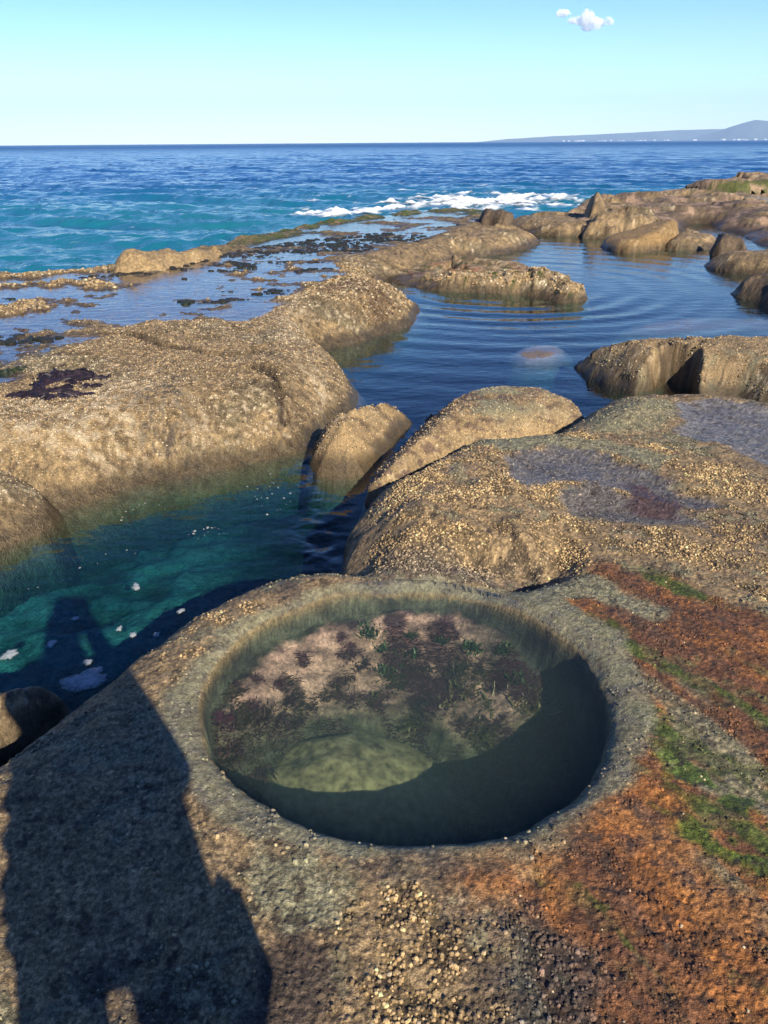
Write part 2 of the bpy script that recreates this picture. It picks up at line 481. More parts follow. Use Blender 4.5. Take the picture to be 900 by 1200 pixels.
def plat_color(x, y, z, r, ed):
    """base colour, roughness, and the share and size of shells growing there"""
    n1 = fbm(x, y, 2.5, 4, 71); n2 = fbm(x, y, 11, 4, 72); b1 = band(x, y, 3.0, 73, 3.5); b2 = band(x, y, 6.5, 74, 4.0)
    c = np.zeros(x.shape + (3,)) + BROWN
    c = mixc(c, SAGE * 0.85, sstep(0.05, 0.3, n1 + 0.6 * n2) * 0.8)
    c = mixc(c, DARK * 1.6, sstep(0.05, 0.35, b1 + 0.4 * n2) * 0.7)
    shell = 0.02 + 0.5 * sstep(0.08, 0.28, n2 + 0.5 * n1); size = np.full(x.shape, 0.0055)
    # lower right: rust and orange turf with grey and green patches
    ru = zone(x, y, 'rust', 0.06, 0.12, 4, 1)
    rc = mixc(mixc(np.zeros_like(c) + RUST, ORANGE, sstep(-0.15, 0.2, b1 + 0.5 * n2)), DARK * 1.6, sstep(0.05, 0.35, b2 + 0.5 * n2) * 0.5)
    rc = mixc(rc, SAGE * 0.85, sstep(0.12, 0.28, b1 * 0.8 - 0.5 * n1) * 0.9)
    rc = mixc(rc, OLIVE, sstep(0.05, 0.28, -b2 + 0.5 * n2) * 0.8)
    rc = mixc(rc, GREEN * 0.8, sstep(0.22, 0.36, -b2 - 0.4 * n2) * 0.7)
    c = mixc(c, rc, ru); shell = lerp(shell, 0.04 + 0.45 * sstep(0.05, 0.28, n2 + 0.5 * b2), ru); size = lerp(size, 0.0036, ru)
    o = np.maximum(zone(x, y, 'orange', 0.10, 0.16, 4, 2), zone(x, y, 'orange_up', 0.06, 0.1, 6, 3))
    oc = mixc(np.zeros_like(c) + ORANGE, RUST, sstep(-0.05, 0.4, n2 + b2))
    c = mixc(c, oc, o * 0.85 * sstep(-0.45, 0.0, b1 + n2 * 0.6))
    # golden shell crusts
    gu = zone(x, y, 'gold_up', 0.05, 0.10, 6, 4)
    gm = sstep(-0.02, 0.06, near_sdf(x, y, MOUND) + 0.05 * n2)
    gn = zone(x, y, 'gold_near', 0.03, 0.10, 9, 5)
    rg = zone(x, y, 'rim_gold', 0.02, 0.07, 12, 6)
    cut = sstep(-0.18, 0.02, b2 + 0.8 * n2 + 0.12)
    g_ = np.clip(np.maximum(gu * cut, np.maximum(gm * sstep(-0.5, -0.1, n2 + n1), gn * sstep(-0.22, 0.0, n2 + 0.6 * fbm(x, y, 5, 3, 76)))), 0, 1)
    g_ = np.maximum(g_, rg * sstep(-0.2, 0.1, n2))
    gc = mixc(np.zeros_like(c) + GOLD, BROWN * 0.8, sstep(-0.1, 0.45, n2 - n1 * 0.6) * 0.8)
    mface = gm * sstep(3.30, 2.95, y)                        # the steep foot of the mound: greyer shells
    gc = mixc(gc, GREY * 1.1, mface * 0.75)
    c = mixc(c, gc, g_); shell = lerp(shell, 1.0, g_); size = lerp(size, 0.0052, g_)
    bare = sstep(-0.02, -0.22, fbm(x, y, 3.0, 4, 91))
    c = mixc(c, mixc(np.zeros_like(c) + DARK * 2.2, SAGE * 0.8, sstep(0, 0.2, n2)), bare * g_ * 0.7); shell = shell * (1 - 0.75 * bare)
    gn2 = zone(x, y, 'grey_near', 0.05, 0.10, 8, 7)
    c = mixc(c, GREY * 0.8, gn2 * 0.7); shell = lerp(shell, 0.8, gn2); size = lerp(size, 0.0055, gn2)
    for k, cc, sh, wt in (('dark_near', DARK * 1.25, 0.10, 0.92), ('left_sage', SAGE, 0.03, 0.9), ('sage_low', SAGE * 1.05, 0.04, 0.9),
                          ('sage_band', SAGE, 0.06, 0.9), ('sage_rock', SAGE * 0.95, 0.3, 0.75), ('lav_a', LAVENDER, 0.03, 0.92), ('lav_b', LAVENDER * 0.95, 0.05, 0.9),
                          ('lav_slab', LAVENDER * 1.25, 0.0, 0.96), ('purple_a', PURPLE * 1.3, 0.1, 0.85)):
        m = zone(x, y, k, 0.035, 0.07, 7, 8) * wt
        c = mixc(c, cc, m); shell = lerp(shell, sh, m)
    gr = np.maximum(zone(x, y, 'green_a', 0.05, 0.13, 9, 9), zone(x, y, 'green_b', 0.05, 0.13, 9, 10)) * sstep(-0.18, 0.06, b2 + n2 * 0.7 + 0.06)
    c = mixc(c, mixc(np.zeros_like(c) + GREEN, GREEN * 0.5, sstep(0, 0.3, n2)), gr * 0.9); shell = lerp(shell, 0.08, gr)
    # smooth lip of the round pool, ochre at the water's edge
    ang = np.arctan2(y - RC[1], x - RC[0])
    wid = 0.055 + 0.04 * np.sin(ang * 2 + 0.6) + 0.07 * fbm(x, y, 4, 3, 75) + 0.05 * sstep(0.2, 1, np.cos(ang))
    lip = 1 - sstep(wid, wid + 0.05, r - RR)
    lc = mixc(np.zeros_like(c) + SAGE * 1.0, GREY, sstep(0, 0.3, n2) * 0.6)
    c = mixc(c, lc, lip * 0.88); shell = lerp(shell, 0.03, lip * (1 - 0.6 * sstep(0.1, 0.3, n2)))
    c = mixc(c, OCHRE, (1 - sstep(0.000, 0.020, r - RR)) * 0.6 * sstep(-0.3, 0.1, n1 + 0.25))
    # under water: green-grey wall, pink crust with dark turf on the ledge, silt below
    led = near_sdf(x, y, LEDGE) + 0.04 * fbm(x, y, 5, 3, 61)
    uw = sstep(0.004, -0.008, r - RR)
    pk = fbm(x, y, 7, 5, 77) + 0.4 * n2 + 0.5 * fbm(x, y, 2.6, 2, 90) + 0.05
    n3u = fbm(x + 0.9 * z, y + 1.7 * z, 9, 4, 78)
    uc = mixc(np.zeros_like(c) + np.array((0.050, 0.056, 0.032)), PINK, sstep(RR - 0.035, RR - 0.075, r + 0.05 * n2) * sstep(-0.02, 0.05, led))
    uc = mixc(uc, np.array((0.06, 0.028, 0.030)), sstep(-0.12, 0.14, pk) * sstep(RR - 0.03, RR - 0.07, r) * 0.9)
    uc = mixc(uc, np.array((0.05, 0.055, 0.03)), sstep(0.12, 0.0, led) * 0.7)
    uc = mixc(uc, np.array((0.16, 0.17, 0.10)), sstep(-0.02, -0.08, led))
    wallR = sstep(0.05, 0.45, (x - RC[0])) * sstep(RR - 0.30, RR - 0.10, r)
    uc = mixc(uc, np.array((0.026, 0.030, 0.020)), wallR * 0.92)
    uc = uc * (0.55 + 0.9 * sstep(-0.3, 0.3, n3u))[..., None]
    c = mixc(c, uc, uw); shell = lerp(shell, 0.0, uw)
    # below the splash line the outer flank is dark and bare
    c = mixc(c, np.array((0.07, 0.052, 0.03)), sstep(-0.16, -0.30, z) * (1 - uw))
    shell = lerp(shell, 0.0, sstep(-0.2, -0.32, z))
    c = c * (1 - 0.58 * sstep(0.25, 0.9, shell))[..., None]
    lav = np.maximum(zone(x, y, 'lav_a', 0.03, 0.07, 7, 8), zone(x, y, 'lav_slab', 0.03, 0.07, 7, 8))
    rough = 0.78 - 0.32 * lav - 0.15 * gr - 0.12 * sstep(0.1, 0.3, b1)
    # single shells and pits as fine speckle
    wd, wc = worley(x + 0.6 * z, y + 1.1 * z, 95, 12)
    wd2, wc2 = worley(x + 0.6 * z, y + 1.1 * z, 170, 13)
    gr_ = 1 - lip * 0.45
    c = c * ((1 - 0.42 * gr_) + 0.84 * wc * gr_)[..., None] * ((1 - 0.35 * gr_) + 0.70 * wc2 * gr_)[..., None]
    c = mixc(c, DARK * 0.8, sstep(0.20, 0.42, fbm(x, y, 26, 3, 79) + 0.35 * b2) * 0.75 * gr_ * (1 - uw))
    return c, rough, shell, size


def near_platform():
    A, R = np.meshgrid(np.linspace(-1.16, 1.16, int(2.32 / 0.0019 * Q)), 0.82 * np.exp(np.linspace(0, math.log(9.5 / 0.82), int(math.log(9.5 / 0.82) / 0.0030 * Q))))
    x, y = np.sin(A) * R, np.cos(A) * R
    m = (np.abs(np.arctan2(x, y)) < math.radians(66)) & (sdf(x, y, PLAT) > -0.42) & (np.hypot(x, y) < 9.5)
    q, used = cells(m)
    x = x.ravel()[used]; y = y.ravel()[used]
    z, r, ed = plat_height(x, y)
    c, ro, _, _ = plat_color(x, y, z, r, ed)
    # the coarse remainder round the photographer's feet
    gx, gy = np.meshgrid(np.arange(-4.9, 6.3, 0.05), np.arange(-4.9, 5.2, 0.05))
    inner = (np.hypot(gx, gy) > 0.86) & (np.abs(np.arctan2(gx, gy)) < math.radians(64))
    q2, u2 = cells((sdf(gx, gy, PLAT) > -0.42) & ~inner)
    gx = gx.ravel()[u2]; gy = gy.ravel()[u2]
    gz, gr, ge = plat_height(gx, gy)
    gc, gro, _, _ = plat_color(gx, gy, gz, gr, ge)
    co = np.concatenate([np.stack([x, y, z], 1), np.stack([gx, gy, gz - 0.004], 1)])
    cc = np.concatenate([np.concatenate([c, ro[:, None]], 1), np.concatenate([gc, gro[:, None]], 1)])
    o = make_mesh('rock_platform', co, quads=np.concatenate([q, q2 + len(x)]), col=cc, mat=M_ROCK)
    return tag(o, 'low brown rock platform crusted with gold and rust growth around the round pool', None, None, 'structure')


near_platform()


# ------------------------------------------------------------------ shells: thousands of small domes on the platform
def shells():
    n = 800000
    az = (rng.random(n) * 2 - 1) * math.radians(40)
    r = 0.85 * np.exp(rng.random(n) * math.log(6.6 / 0.85))      # even in log r: denser near the camera
    x = np.sin(az) * r; y = np.cos(az) * r
    keep = sdf(x, y, PLAT) > -0.05
    x, y, r = x[keep], y[keep], r[keep]
    z, rr, ed = plat_height(x, y)
    c, ro, sh, size = plat_color(x, y, z, rr, ed)
    # thin out so that coverage follows the share wanted, whatever the shell's size
    want = sh * 0.80 / (np.pi * size ** 2)                        # per square metre
    have = n / (2 * math.radians(40) * math.log(6.6 / 0.85)) / r ** 2
    k = rng.random(len(x)) < np.clip(want / have, 0, 1)
    k &= sh > 0.02
    x, y, z, c, size, sh = x[k], y[k], z[k], c[k], size[k], sh[k]
    s = size * (0.55 + 0.9 * rng.random(len(x)) ** 1.5)
    j = (0.55 + 1.0 * rng.random(len(x))) / (1 - 0.58 * sstep(0.25, 0.9, sh))
    col = c * j[:, None]
    pale = (rng.random(len(x)) < 0.012)
    col[pale] = PALE * (0.7 + 0.5 * rng.random(pale.sum())[:, None])
    o = domes(x, y, z, s, np.clip(col, 0.01, 0.62), 'barnacle_crust', M_LUMP, smooth=False)
    print('shells', len(x))
    return tag(o, 'gold and rust barnacle crust covering the near rock platform', 'barnacles', None, 'stuff')


shells()


# ------------------------------------------------------------------ the other rocks
def rock(name, pts, z0, top, w, label, cat='rock', color=None, lump=0.05, lumpf=1.2, tilt=(0, 0), extra=None, extra_col=None, group=None, kind=None,
         grow=0.0, da=0.0022, dr=0.0045, floor=-1.5, mat=None, power=2.0, steep=3.0, seed=0, zpts=None, rag=0.08, ragf=1.5, rmax=None, warp=True, block=1.0, shells_n=0, shells_size=1.0):
    """one rock: an outline at the water line, rounded over to its top, going down under water outside it"""
    poly = smooth_poly(outline(pts, z0 if zpts is None else zpts), 1)
    cx, cy = poly.mean(0)
    reach = (z0 - floor) / steep
    x, y = lattice(poly, da / Q, dr / Q, reach + 0.1 + grow, rmin=1.0)
    d = sdf(x, y, poly) + grow
    m = d > -reach
    if rmax: m &= np.hypot(x, y) < rmax
    q, used = cells(m)
    x = x.ravel()[used]; y = y.ravel()[used]; d = d.ravel()[used]
    d = d + rag * fbm(x, y, ragf, 4, 300 + seed, 0.36) * (d > -0.5)
    t = np.clip(d / w, 0, 1)
    h = 1 - (1 - t) ** (power + 0.2)
    z = z0 + (top - z0 + tilt[0] * (x - cx) + tilt[1] * (y - cy)) * h
    z = z - np.where(d < 0, -d * steep, 0)
    s = np.hypot(x, y)
    z = z + lump * fbm(x, y, lumpf, 5, 310 + seed) * (0.35 + 0.65 * h) + 0.10 * lump * fbm(x, y, lumpf * 9, 4, 320 + seed)
    fq = 0.9 if s.min() < 7 else 0.45
    ck = np.abs(perlin((x + 0.4 * y) * fq * 0.5 + 0.35 * fbm(x, y, 2 * fq, 3, 371 + seed), (y - 0.4 * x) * fq * 1.3, 372 + seed))
    crack = sstep(0.045, 0.0, ck) * sstep(0.0, 0.25, fbm(x, y, 0.7 * fq, 2, 373 + seed)) * h
    z = z - (0.04 if s.min() < 7 else 0.08) * crack
    if extra is not None: z = z + extra(x, y, z, d)
    k = 1.0 if s.min() < 7 else 1.8                              # bedding and hollows on the flanks
    sx_, sy_ = x + 0.7 * z, y + 1.6 * z
    bed = fbm(0.25 * x + 0.1 * y, z * 9.0, 1.0, 3, 360 + seed)
    gx, gy = x / (s + 1e-6), y / (s + 1e-6)
    push = 0.035 * k * bed + 0.035 * k * fbm(sx_, sy_, 3.2 / k, 4, 362 + seed)
    flank = sstep(1.2 * w, 0.3 * w, d)
    x = x - gx * push * flank + 0.03 * k * flank * fbm(sx_, sy_, 3.0 / k, 3, 364 + seed)
    y = y - gy * push * flank
    if s.min() > 9:
        _, bc = worley(x * 0.8 + 0.25 * fbm(x, y, 1.0, 2, 381 + seed), y * 0.8 + 0.25 * fbm(x, y, 1.0, 2, 382 + seed), lumpf * 1.1, 383 + seed)
        _, bc2 = worley(x, y + 0.15 * fbm(x, y, 2.0, 2, 384 + seed), lumpf * 2.6, 385 + seed)
        z = z + block * lump * ((bc - 0.5) * 0.9 + (bc2 - 0.5) * 0.45) * sstep(0.1, 0.6, h)
    else:
        z = z + 0.5 * lump * (ridge(x, y, 2.2, 3, 386 + seed) - 0.75) * sstep(0.1, 0.6, h)
    wd, wc = worley(x, y, np.where(s < 9, 48, 26) if False else (48 if s.min() < 7 else 22), 331 + seed)
    z = z + (0.016 if s.min() < 7 else 0.025) * np.clip(0.7 - wd, 0, 1) * sstep(-0.2, 0.2, fbm(x, y, 1.3, 3, 340 + seed))
    xw = x + 0.55 * z; yw = y + 1.25 * z                        # so that the pattern does not run down steep sides
    c = (color or shore_color)(xw, yw, z, d, seed)
    wd2, wc2 = worley(xw, yw, 48 if s.min() < 7 else 22, 337 + seed)
    c = c * (0.58 + 0.85 * wc2)[..., None]
    c = mixc(c, DARK * 0.9, crack * 0.7)
    ro = np.full(x.shape, 0.78)
    if extra_col is not None:
        c, ro = extra_col(xw if warp else x, yw if warp else y, z, d, c, ro)
    # wet belt at water line, painted darker for undercut shade; brown weed-covered stone below
    zw = Z_POOL if z0 < 0.0 and z0 > -0.6 else -9
    zw = -9 if name == 'sunken_rock' else zw
    damp_shade = sstep(zw + 0.15, zw + 0.04, z + 0.06 * fbm(x, y, 3, 4, 350))
    c = mixc(c, np.array((0.050, 0.036, 0.018)), damp_shade * 0.85)
    c = mixc(c, np.array((0.045, 0.036, 0.012)), sstep(zw - 0.05, zw - 0.25, z) * 0.8)
    ro = lerp(ro, 0.35, damp_shade)
    o = make_mesh(name, np.stack([x, y, z], 1), quads=q, col=np.concatenate([c, ro[:, None]], 1), mat=mat or M_ROCKFAR, origin=(cx, cy, z0))
    if shells_n:
        ms = fbm(xw, yw, 1.4, 4, 391 + seed) + 0.5 * fbm(xw, yw, 6.0, 3, 392 + seed)
        p = (0.15 + 0.85 * sstep(-0.22, 0.12, ms)) * (z > Z_POOL + 0.07) * (d > -0.1) * (ro > 0.6) * (np.hypot(x, y) < 12.5)
        pick = np.nonzero(rng.random(len(x)) < p * shells_n / max(1.0, p.sum()))[0]
        jit = (rng.random((2, len(pick))) - 0.5) * 0.012
        sz = np.where(s[pick] < 9, 0.0042, 0.008) * (0.6 + 1.5 * rng.random(len(pick)) ** 2) * shells_size * (s[pick] / 6.0) ** 0.6
        tone = (0.45 + 1.0 * rng.random(len(pick)))[:, None]
        colr = c[pick] / (0.75) * tone
        lt = rng.random(len(pick)) < 0.22
        colr[lt] = (PALE * 0.75) * tone[lt]
        nv = np.empty(len(x) * 3, np.float32); o.data.vertex_normals.foreach_get('vector', nv); nv = nv.reshape(-1, 3)[pick].astype(float)
        b_ = domes(x[pick] - cx + jit[0], y[pick] - cy + jit[1], z[pick] - z0, sz, np.clip(colr, 0.008, 0.6), 'barnacle_crust', M_LUMP, smooth=False, nor=nv)
        b_.parent = o
        b_['kind'] = 'stuff'
    return tag(o, label, cat if kind is None else None, group, kind)


def shore_color(x, y, z, d, s=0):
    """bare brown sandstone, tan and golden crusts, pale barnacle rash, dark lichen and pits"""
    n1 = fbm(x, y, 0.9, 4, 80 + s); n2 = fbm(x, y, 4, 5, 81 + s, 0.6); n3 = fbm(x, y, 17, 4, 82 + s, 0.65); n4 = fbm(x, y, 45, 2, 83 + s)
    c = np.zeros(x.shape + (3,)) + np.array((0.235, 0.166, 0.086))
    c = mixc(c, np.array((0.135, 0.095, 0.050)), sstep(-0.1, 0.3, n1 - 0.6 * n2) * 0.7)
    c = mixc(c, GOLD * 0.72, sstep(0.0, 0.3, n2 + 0.5 * n3) * 0.65)
    c = mixc(c, SAGE * 0.7, sstep(0.1, 0.4, n1) * 0.4)
    c = mixc(c, PALE, sstep(0.22, 0.38, n3 + 0.35 * n1 + 0.4 * n4) * sstep(-0.1, 0.2, n1 + n2) * 0.85)
    c = mixc(c, DARK * 1.6, sstep(0.18, 0.40, -n3 + 0.5 * n2 - 0.3 * n1) * 0.75)
    return c


def dark_color(x, y, z, d, s=0):
    c = shore_color(x, y, z, d, s)
    return mixc(c, DARK * 1.3, np.full(x.shape, 0.75))


# --- the broad shelf on the left with its wet top
SHELF_SPOTS = {k: outline(v, zz) for k, zz, v in (
    ('dry', 0.1, [(-300, 480), (0, 470), (60, 470), (90, 400), (180, 372), (300, 372), (352, 352), (385, 330), (450, 318), (520, 350), (480, 400), (400, 420), (430, 480), (300, 560), (-300, 640)]),
    ('pale_a', 0.1, [(-40, 475), (70, 462), (140, 440), (200, 440), (240, 470), (230, 520), (120, 500), (0, 500)]),
    ('pale_b', 0.08, [(310, 340), (345, 335), (352, 380), (370, 420), (400, 445), (405, 460), (380, 450), (345, 410), (325, 370)]),
    ('gold_face', -0.1, [(-100, 490), (60, 490), (200, 500), (330, 505), (330, 540), (100, 590), (-100, 620)]),
    ('black', 0.05, [(150, 470), (210, 450), (230, 490), (215, 530), (170, 520)]),
    ('crack_a', 0.1, [(120, 386), (160, 392), (200, 402), (245, 412), (300, 414), (243, 415), (198, 405), (158, 396)]),
    ('crack_b', 0.1, [(286, 428), (302, 436), (318, 441), (329, 456), (333, 452), (322, 436), (304, 431)]),
    ('knob', 0.1, [(285, 425), (330, 425), (400, 440), (412, 470), (380, 490), (340, 480), (300, 450)]),
    ('dark_lip', 0.05, [(360, 340), (420, 330), (470, 345), (470, 360), (420, 350), (380, 352)]),
)}


SEA_EDGE = outline([(600, 252), (560, 248), (480, 252), (370, 264), (310, 276), (250, 291), (130, 316), (0, 325), (-420, 359)], 0.0)


def sea_side(x, y):
    d = np.full(x.shape, 1e9)
    for (ax, ay), (bx, by) in zip(SEA_EDGE[:-1], SEA_EDGE[1:]):
        t = np.clip(((x - ax) * (bx - ax) + (y - ay) * (by - ay)) / ((bx - ax) ** 2 + (by - ay) ** 2), 0, 1)
        d = np.minimum(d, np.hypot(x - ax - t * (bx - ax), y - ay - t * (by - ay)))
    return sstep(2.2, 1.2, d)


def shelf_extra(x, y, z, d):
    dry = sstep(-0.6, 0.5, near_sdf(x, y, SHELF_SPOTS['dry'], 2.0))
    e = dry * 0.06 * sstep(0, 0.5, d)
    e = e + (1 - dry) * sstep(0, 0.6, d) * (0.10 * fbm(x, y, 1.0, 5, 401, 0.65) - 0.010)
    e = e + 0.055 * sstep(0.25, 0.55, d) * sstep(1.15, 0.7, d) * sea_side(x, y) * np.clip(0.75 + 1.4 * fbm(x, y, 1.1, 4, 403), 0.15, 1.6)
    for k, dp in (('crack_a', 0.09), ('crack_b', 0.12)):
        e = e - dp * 0.6 * sstep(-0.03, 0.02, near_sdf(x, y, SHELF_SPOTS[k]) + 0.03 * fbm(x, y, 6, 3, 402))
    e = e + 0.06 * sstep(-0.05, 0.25, near_sdf(x, y, SHELF_SPOTS['knob']))
    e = e + 0.035 * ridge(x, y, 0.8, 3, 404) * sstep(0.2, 0.6, d) * dry - 0.03 * dry * sstep(0.2, 0.6, d)
    return e


def shelf_col(x, y, z, d, c, ro):
    n2 = fbm(x, y, 4, 4, 411); n3 = fbm(x, y, 16, 3, 412)
    g = sstep(-0.2, 0.2, near_sdf(x, y, SHELF_SPOTS['gold_face'], 1.0) + 0.2 * n2)
    c = mixc(c, GOLD * 0.85, g * 0.65 * sstep(-0.3, 0.2, n3 + n2))
    for k in ('pale_a', 'pale_b'):
        p = sstep(-0.15, 0.15, near_sdf(x, y, SHELF_SPOTS[k], 1.0) + 0.25 * n2)
        c = mixc(c, PALE, p * sstep(-0.1, 0.25, n3 + 0.3 * n2) * 0.9)
    b = sstep(-0.1, 0.15, near_sdf(x, y, SHELF_SPOTS['black'], 1.0) + 0.25 * n2)
    c = mixc(c, DARK, b * sstep(0.0, 0.15, n3 + 0.4 * n2) * 0.85)
    l_ = sstep(-0.1, 0.3, near_sdf(x, y, SHELF_SPOTS['dark_lip'], 1.0) + 0.2 * n2)
    c = mixc(c, np.array((0.085, 0.05, 0.03)), l_ * 0.7)
    for k in ('crack_a', 'crack_b'):
        c = mixc(c, DARK * 0.7, sstep(-0.05, 0.02, near_sdf(x, y, SHELF_SPOTS[k]) + 0.03 * fbm(x, y, 6, 3, 402)) * 0.8)
    c = c * 0.84
    # seaward rim of green weed (built up a little by shelf_extra)
    gr = sstep(11.5, 15.5, y + 0.3 * x) * sea_side(x, y) * sstep(1.9, 0.8, d) * sstep(-0.25, 0.0, n2 + 0.5 * n3)
    c = mixc(c, GREEN * 0.7, gr * 0.85)
    wet = sstep(Z_SHELF + 0.03, Z_SHELF, z) * sstep(0.45, 0.7, d) * (1 - sstep(-0.6, 0.5, near_sdf(x, y, SHELF_SPOTS['dry'], 2.0)))
    c = mixc(c, c * 0.55, wet)
    ro = lerp(ro, 0.4, wet)
    return c, ro


SHELF = [(-420, 690), (-200, 640), (0, 600), (70, 594), (110, 583), (160, 566), (250, 545), (330, 531), (370, 508), (394, 492), (416, 474), (412, 456), (392, 438),
         (362, 414), (400, 402), (450, 390), (484, 375), (490, 362), (472, 345, -0.1), (448, 328, -0.05), (430, 314, -0.05), (470, 304, -0.05), (520, 288, 0), (580, 266, 0), (600, 253, 0), (560, 246, 0), (480, 249, 0), (370, 261, 0),
         (310, 273, 0), (250, 288, 0), (130, 315, 0), (0, 324, 0), (-420, 358, 0)]
rock('rock_shelf', SHELF, -0.32, 0.055, 0.55, 'x', kind='structure', extra=shelf_extra, extra_col=shelf_col, lump=0.05, lumpf=0.9,
     da=0.0021, dr=0.0034, zpts=-0.32, seed=1, grow=0.06, rag=0.10, power=1.9, steep=1.3, warp=False, shells_n=190000)['label'] = 'wide brown rock shelf between the long pool and the sea, its top wet'

rock('boulder', [(-160, 575), (-40, 556), (5, 558), (42, 575), (68, 598), (58, 618), (0, 644), (-160, 720)], Z_POOL, -0.02, 0.42,
     'smooth rounded brown boulder at the left edge of the long green pool', seed=2, shells_n=9000, lump=0.03)


def wedge_col(x, y, z, d, c, ro):
    n = fbm(x, y, 6, 4, 421)
    c = mixc(c, GOLD * 0.8, sstep(-0.3, 0.1, n) * 0.7)
    c = mixc(c, GREY * 1.2, sstep(5.5, 6.0, y) * 0.6)
    return c, ro


rock('boulder', [(366, 552), (370, 526), (394, 500, -0.2), (428, 472, -0.1), (466, 458, -0.08), (516, 462, -0.08), (506, 485), (466, 512), (436, 555), (400, 561)], Z_POOL, 0.03, 0.36,
     'low wedge-shaped golden boulder in the narrow channel between the two pools', seed=3, shells_n=9000, lump=0.05, extra_col=wedge_col, mat=M_ROCK)


def oval_col(x, y, z, d, c, ro):
    n = fbm(x, y, 3, 4, 431); n2 = fbm(x, y, 11, 4, 432)
    c = mixc(c, SAGE * 1.0, sstep(-0.1, 0.15, n + 0.3 * n2) * sstep(0.05, 0.3, d) * 0.85)
    c = mixc(c, GOLD * 0.8, sstep(0.35, 0.1, d + 0.2 * n2) * 0.5)
    c = mixc(c, PURPLE * 1.2, sstep(0.12, 0.3, n2 - n * 0.5) * 0.7)
    return c, ro


rock('flat_boulder', [(430, 562), (446, 530), (474, 496), (512, 466, -0.08), (545, 452, -0.06), (590, 447, -0.06), (640, 446, -0.06), (672, 454, -0.06), (690, 468, -0.08), (686, 486), (655, 504), (612, 514), (560, 524), (500, 548)], -0.24, -0.005, 0.40,
     'oval flat-topped boulder with a sage green top resting behind the golden mound', seed=4, shells_n=16000, lump=0.03, extra_col=oval_col, mat=M_ROCK, zpts=-0.12)


def hollow_extra(x, y, z, d):
    p = outline([(770, 474), (748, 458), (756, 430), (786, 419), (816, 424), (822, 450), (812, 474)], -0.10)
    return -0.50 * sstep(-0.04, 0.05, near_sdf(x, y, p) + 0.03 * fbm(x, y, 5, 3, 441))


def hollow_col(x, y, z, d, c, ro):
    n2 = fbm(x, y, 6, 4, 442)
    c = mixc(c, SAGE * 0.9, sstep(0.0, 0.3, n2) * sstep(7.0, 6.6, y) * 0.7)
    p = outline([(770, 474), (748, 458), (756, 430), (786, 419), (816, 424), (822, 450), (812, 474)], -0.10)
    c = mixc(c, DARK * 0.8, sstep(-0.04, 0.05, near_sdf(x, y, p)) * 0.97)  # hollow painted near black, standing in for the shade of an overhang
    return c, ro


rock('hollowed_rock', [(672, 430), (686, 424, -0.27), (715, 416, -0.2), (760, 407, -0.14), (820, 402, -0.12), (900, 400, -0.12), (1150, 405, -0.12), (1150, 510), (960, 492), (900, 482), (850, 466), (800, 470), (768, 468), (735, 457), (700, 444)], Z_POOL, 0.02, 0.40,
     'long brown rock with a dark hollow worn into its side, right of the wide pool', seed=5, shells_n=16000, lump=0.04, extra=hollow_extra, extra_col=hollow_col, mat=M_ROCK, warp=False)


def island_col(x, y, z, d, c, ro):
    n = fbm(x, y, 1.6, 4, 451); n2 = fbm(x, y, 6, 4, 452)
    c = mixc(c, np.array((0.24, 0.10, 0.045)), sstep(-0.05, 0.25, n) * sstep(0.25, 0.6, d) * 0.8)
    c = mixc(c, GREEN * 0.5, sstep(0.2, 0.32, n2 - 0.2 * n) * 0.9)
    c = mixc(c, PALE * 0.9, sstep(0.14, 0.3, -n2) * 0.6)
    return c, ro


rock('island_rock', [(425, 323), (438, 311, -0.12), (480, 304, -0.12), (560, 303, -0.12), (610, 306, -0.12), (640, 312, -0.12), (662, 321, -0.1), (686, 338, -0.2), (687, 353), (655, 354), (624, 346), (560, 344), (510, 340), (460, 334)], Z_POOL, -0.12, 0.35,
     'flat rough rock with reddish weed lying like an island in the wide pool', seed=6, shells_n=12000, lump=0.16, lumpf=0.9, extra_col=island_col, rag=0.2)


def slab_extra(x, y, z, d):
    return np.zeros_like(x)


rock('slab', [(700, 287), (712, 294), (745, 297), (785, 291), (806, 281), (816, 258, 0.2), (800, 253, 0.2), (770, 258, 0.1), (735, 268, -0.05), (712, 278, -0.2)], Z_POOL, 0.02, 0.30,
     'tilted smooth tan slab leaning out of the far end of the wide pool', seed=7, lump=0.03, tilt=(0.22, 0.0), power=2.4,
     extra_col=lambda x, y, z, d, c, ro: (mixc(c, np.array((0.27, 0.165, 0.06)), np.full(x.shape, 0.7)), ro))
rock('rock_block', [(770, 291), (800, 294), (838, 291), (850, 276, -0.1), (830, 264, 0), (800, 263, 0)], Z_POOL, -0.10, 0.3,
     'low brown rock right behind the tilted tan slab', seed=8, lump=0.06)
rock('pointed_boulder', [(832, 293), (834, 282, -0.1), (846, 270, 0.15), (866, 265, 0.2), (880, 274, 0.1), (884, 288, -0.2), (860, 297)], Z_POOL, 0.02, 0.3,
     'small dark pointed boulder with one pale face near the right edge', seed=9, lump=0.12, block=0.6, color=dark_color, rag=0.2)
rock('boulder', [(820, 311), (838, 298, -0.15), (868, 291, -0.1), (920, 286, -0.1), (1080, 284, -0.1), (1080, 326), (930, 326), (880, 322), (845, 318)], Z_POOL, -0.08, 0.5,
     'broad low tan boulder at the right edge beyond the wide pool', seed=10, lump=0.06)
rock('boulder', [(851, 345), (866, 332, -0.2), (900, 316, -0.1), (1000, 310, -0.1), (1080, 315, -0.1), (1080, 372), (930, 362), (895, 355)], Z_POOL, -0.08, 0.35,
     'dark layered boulder at the right edge, nearest the wide pool', seed=11, lump=0.12, color=dark_color)
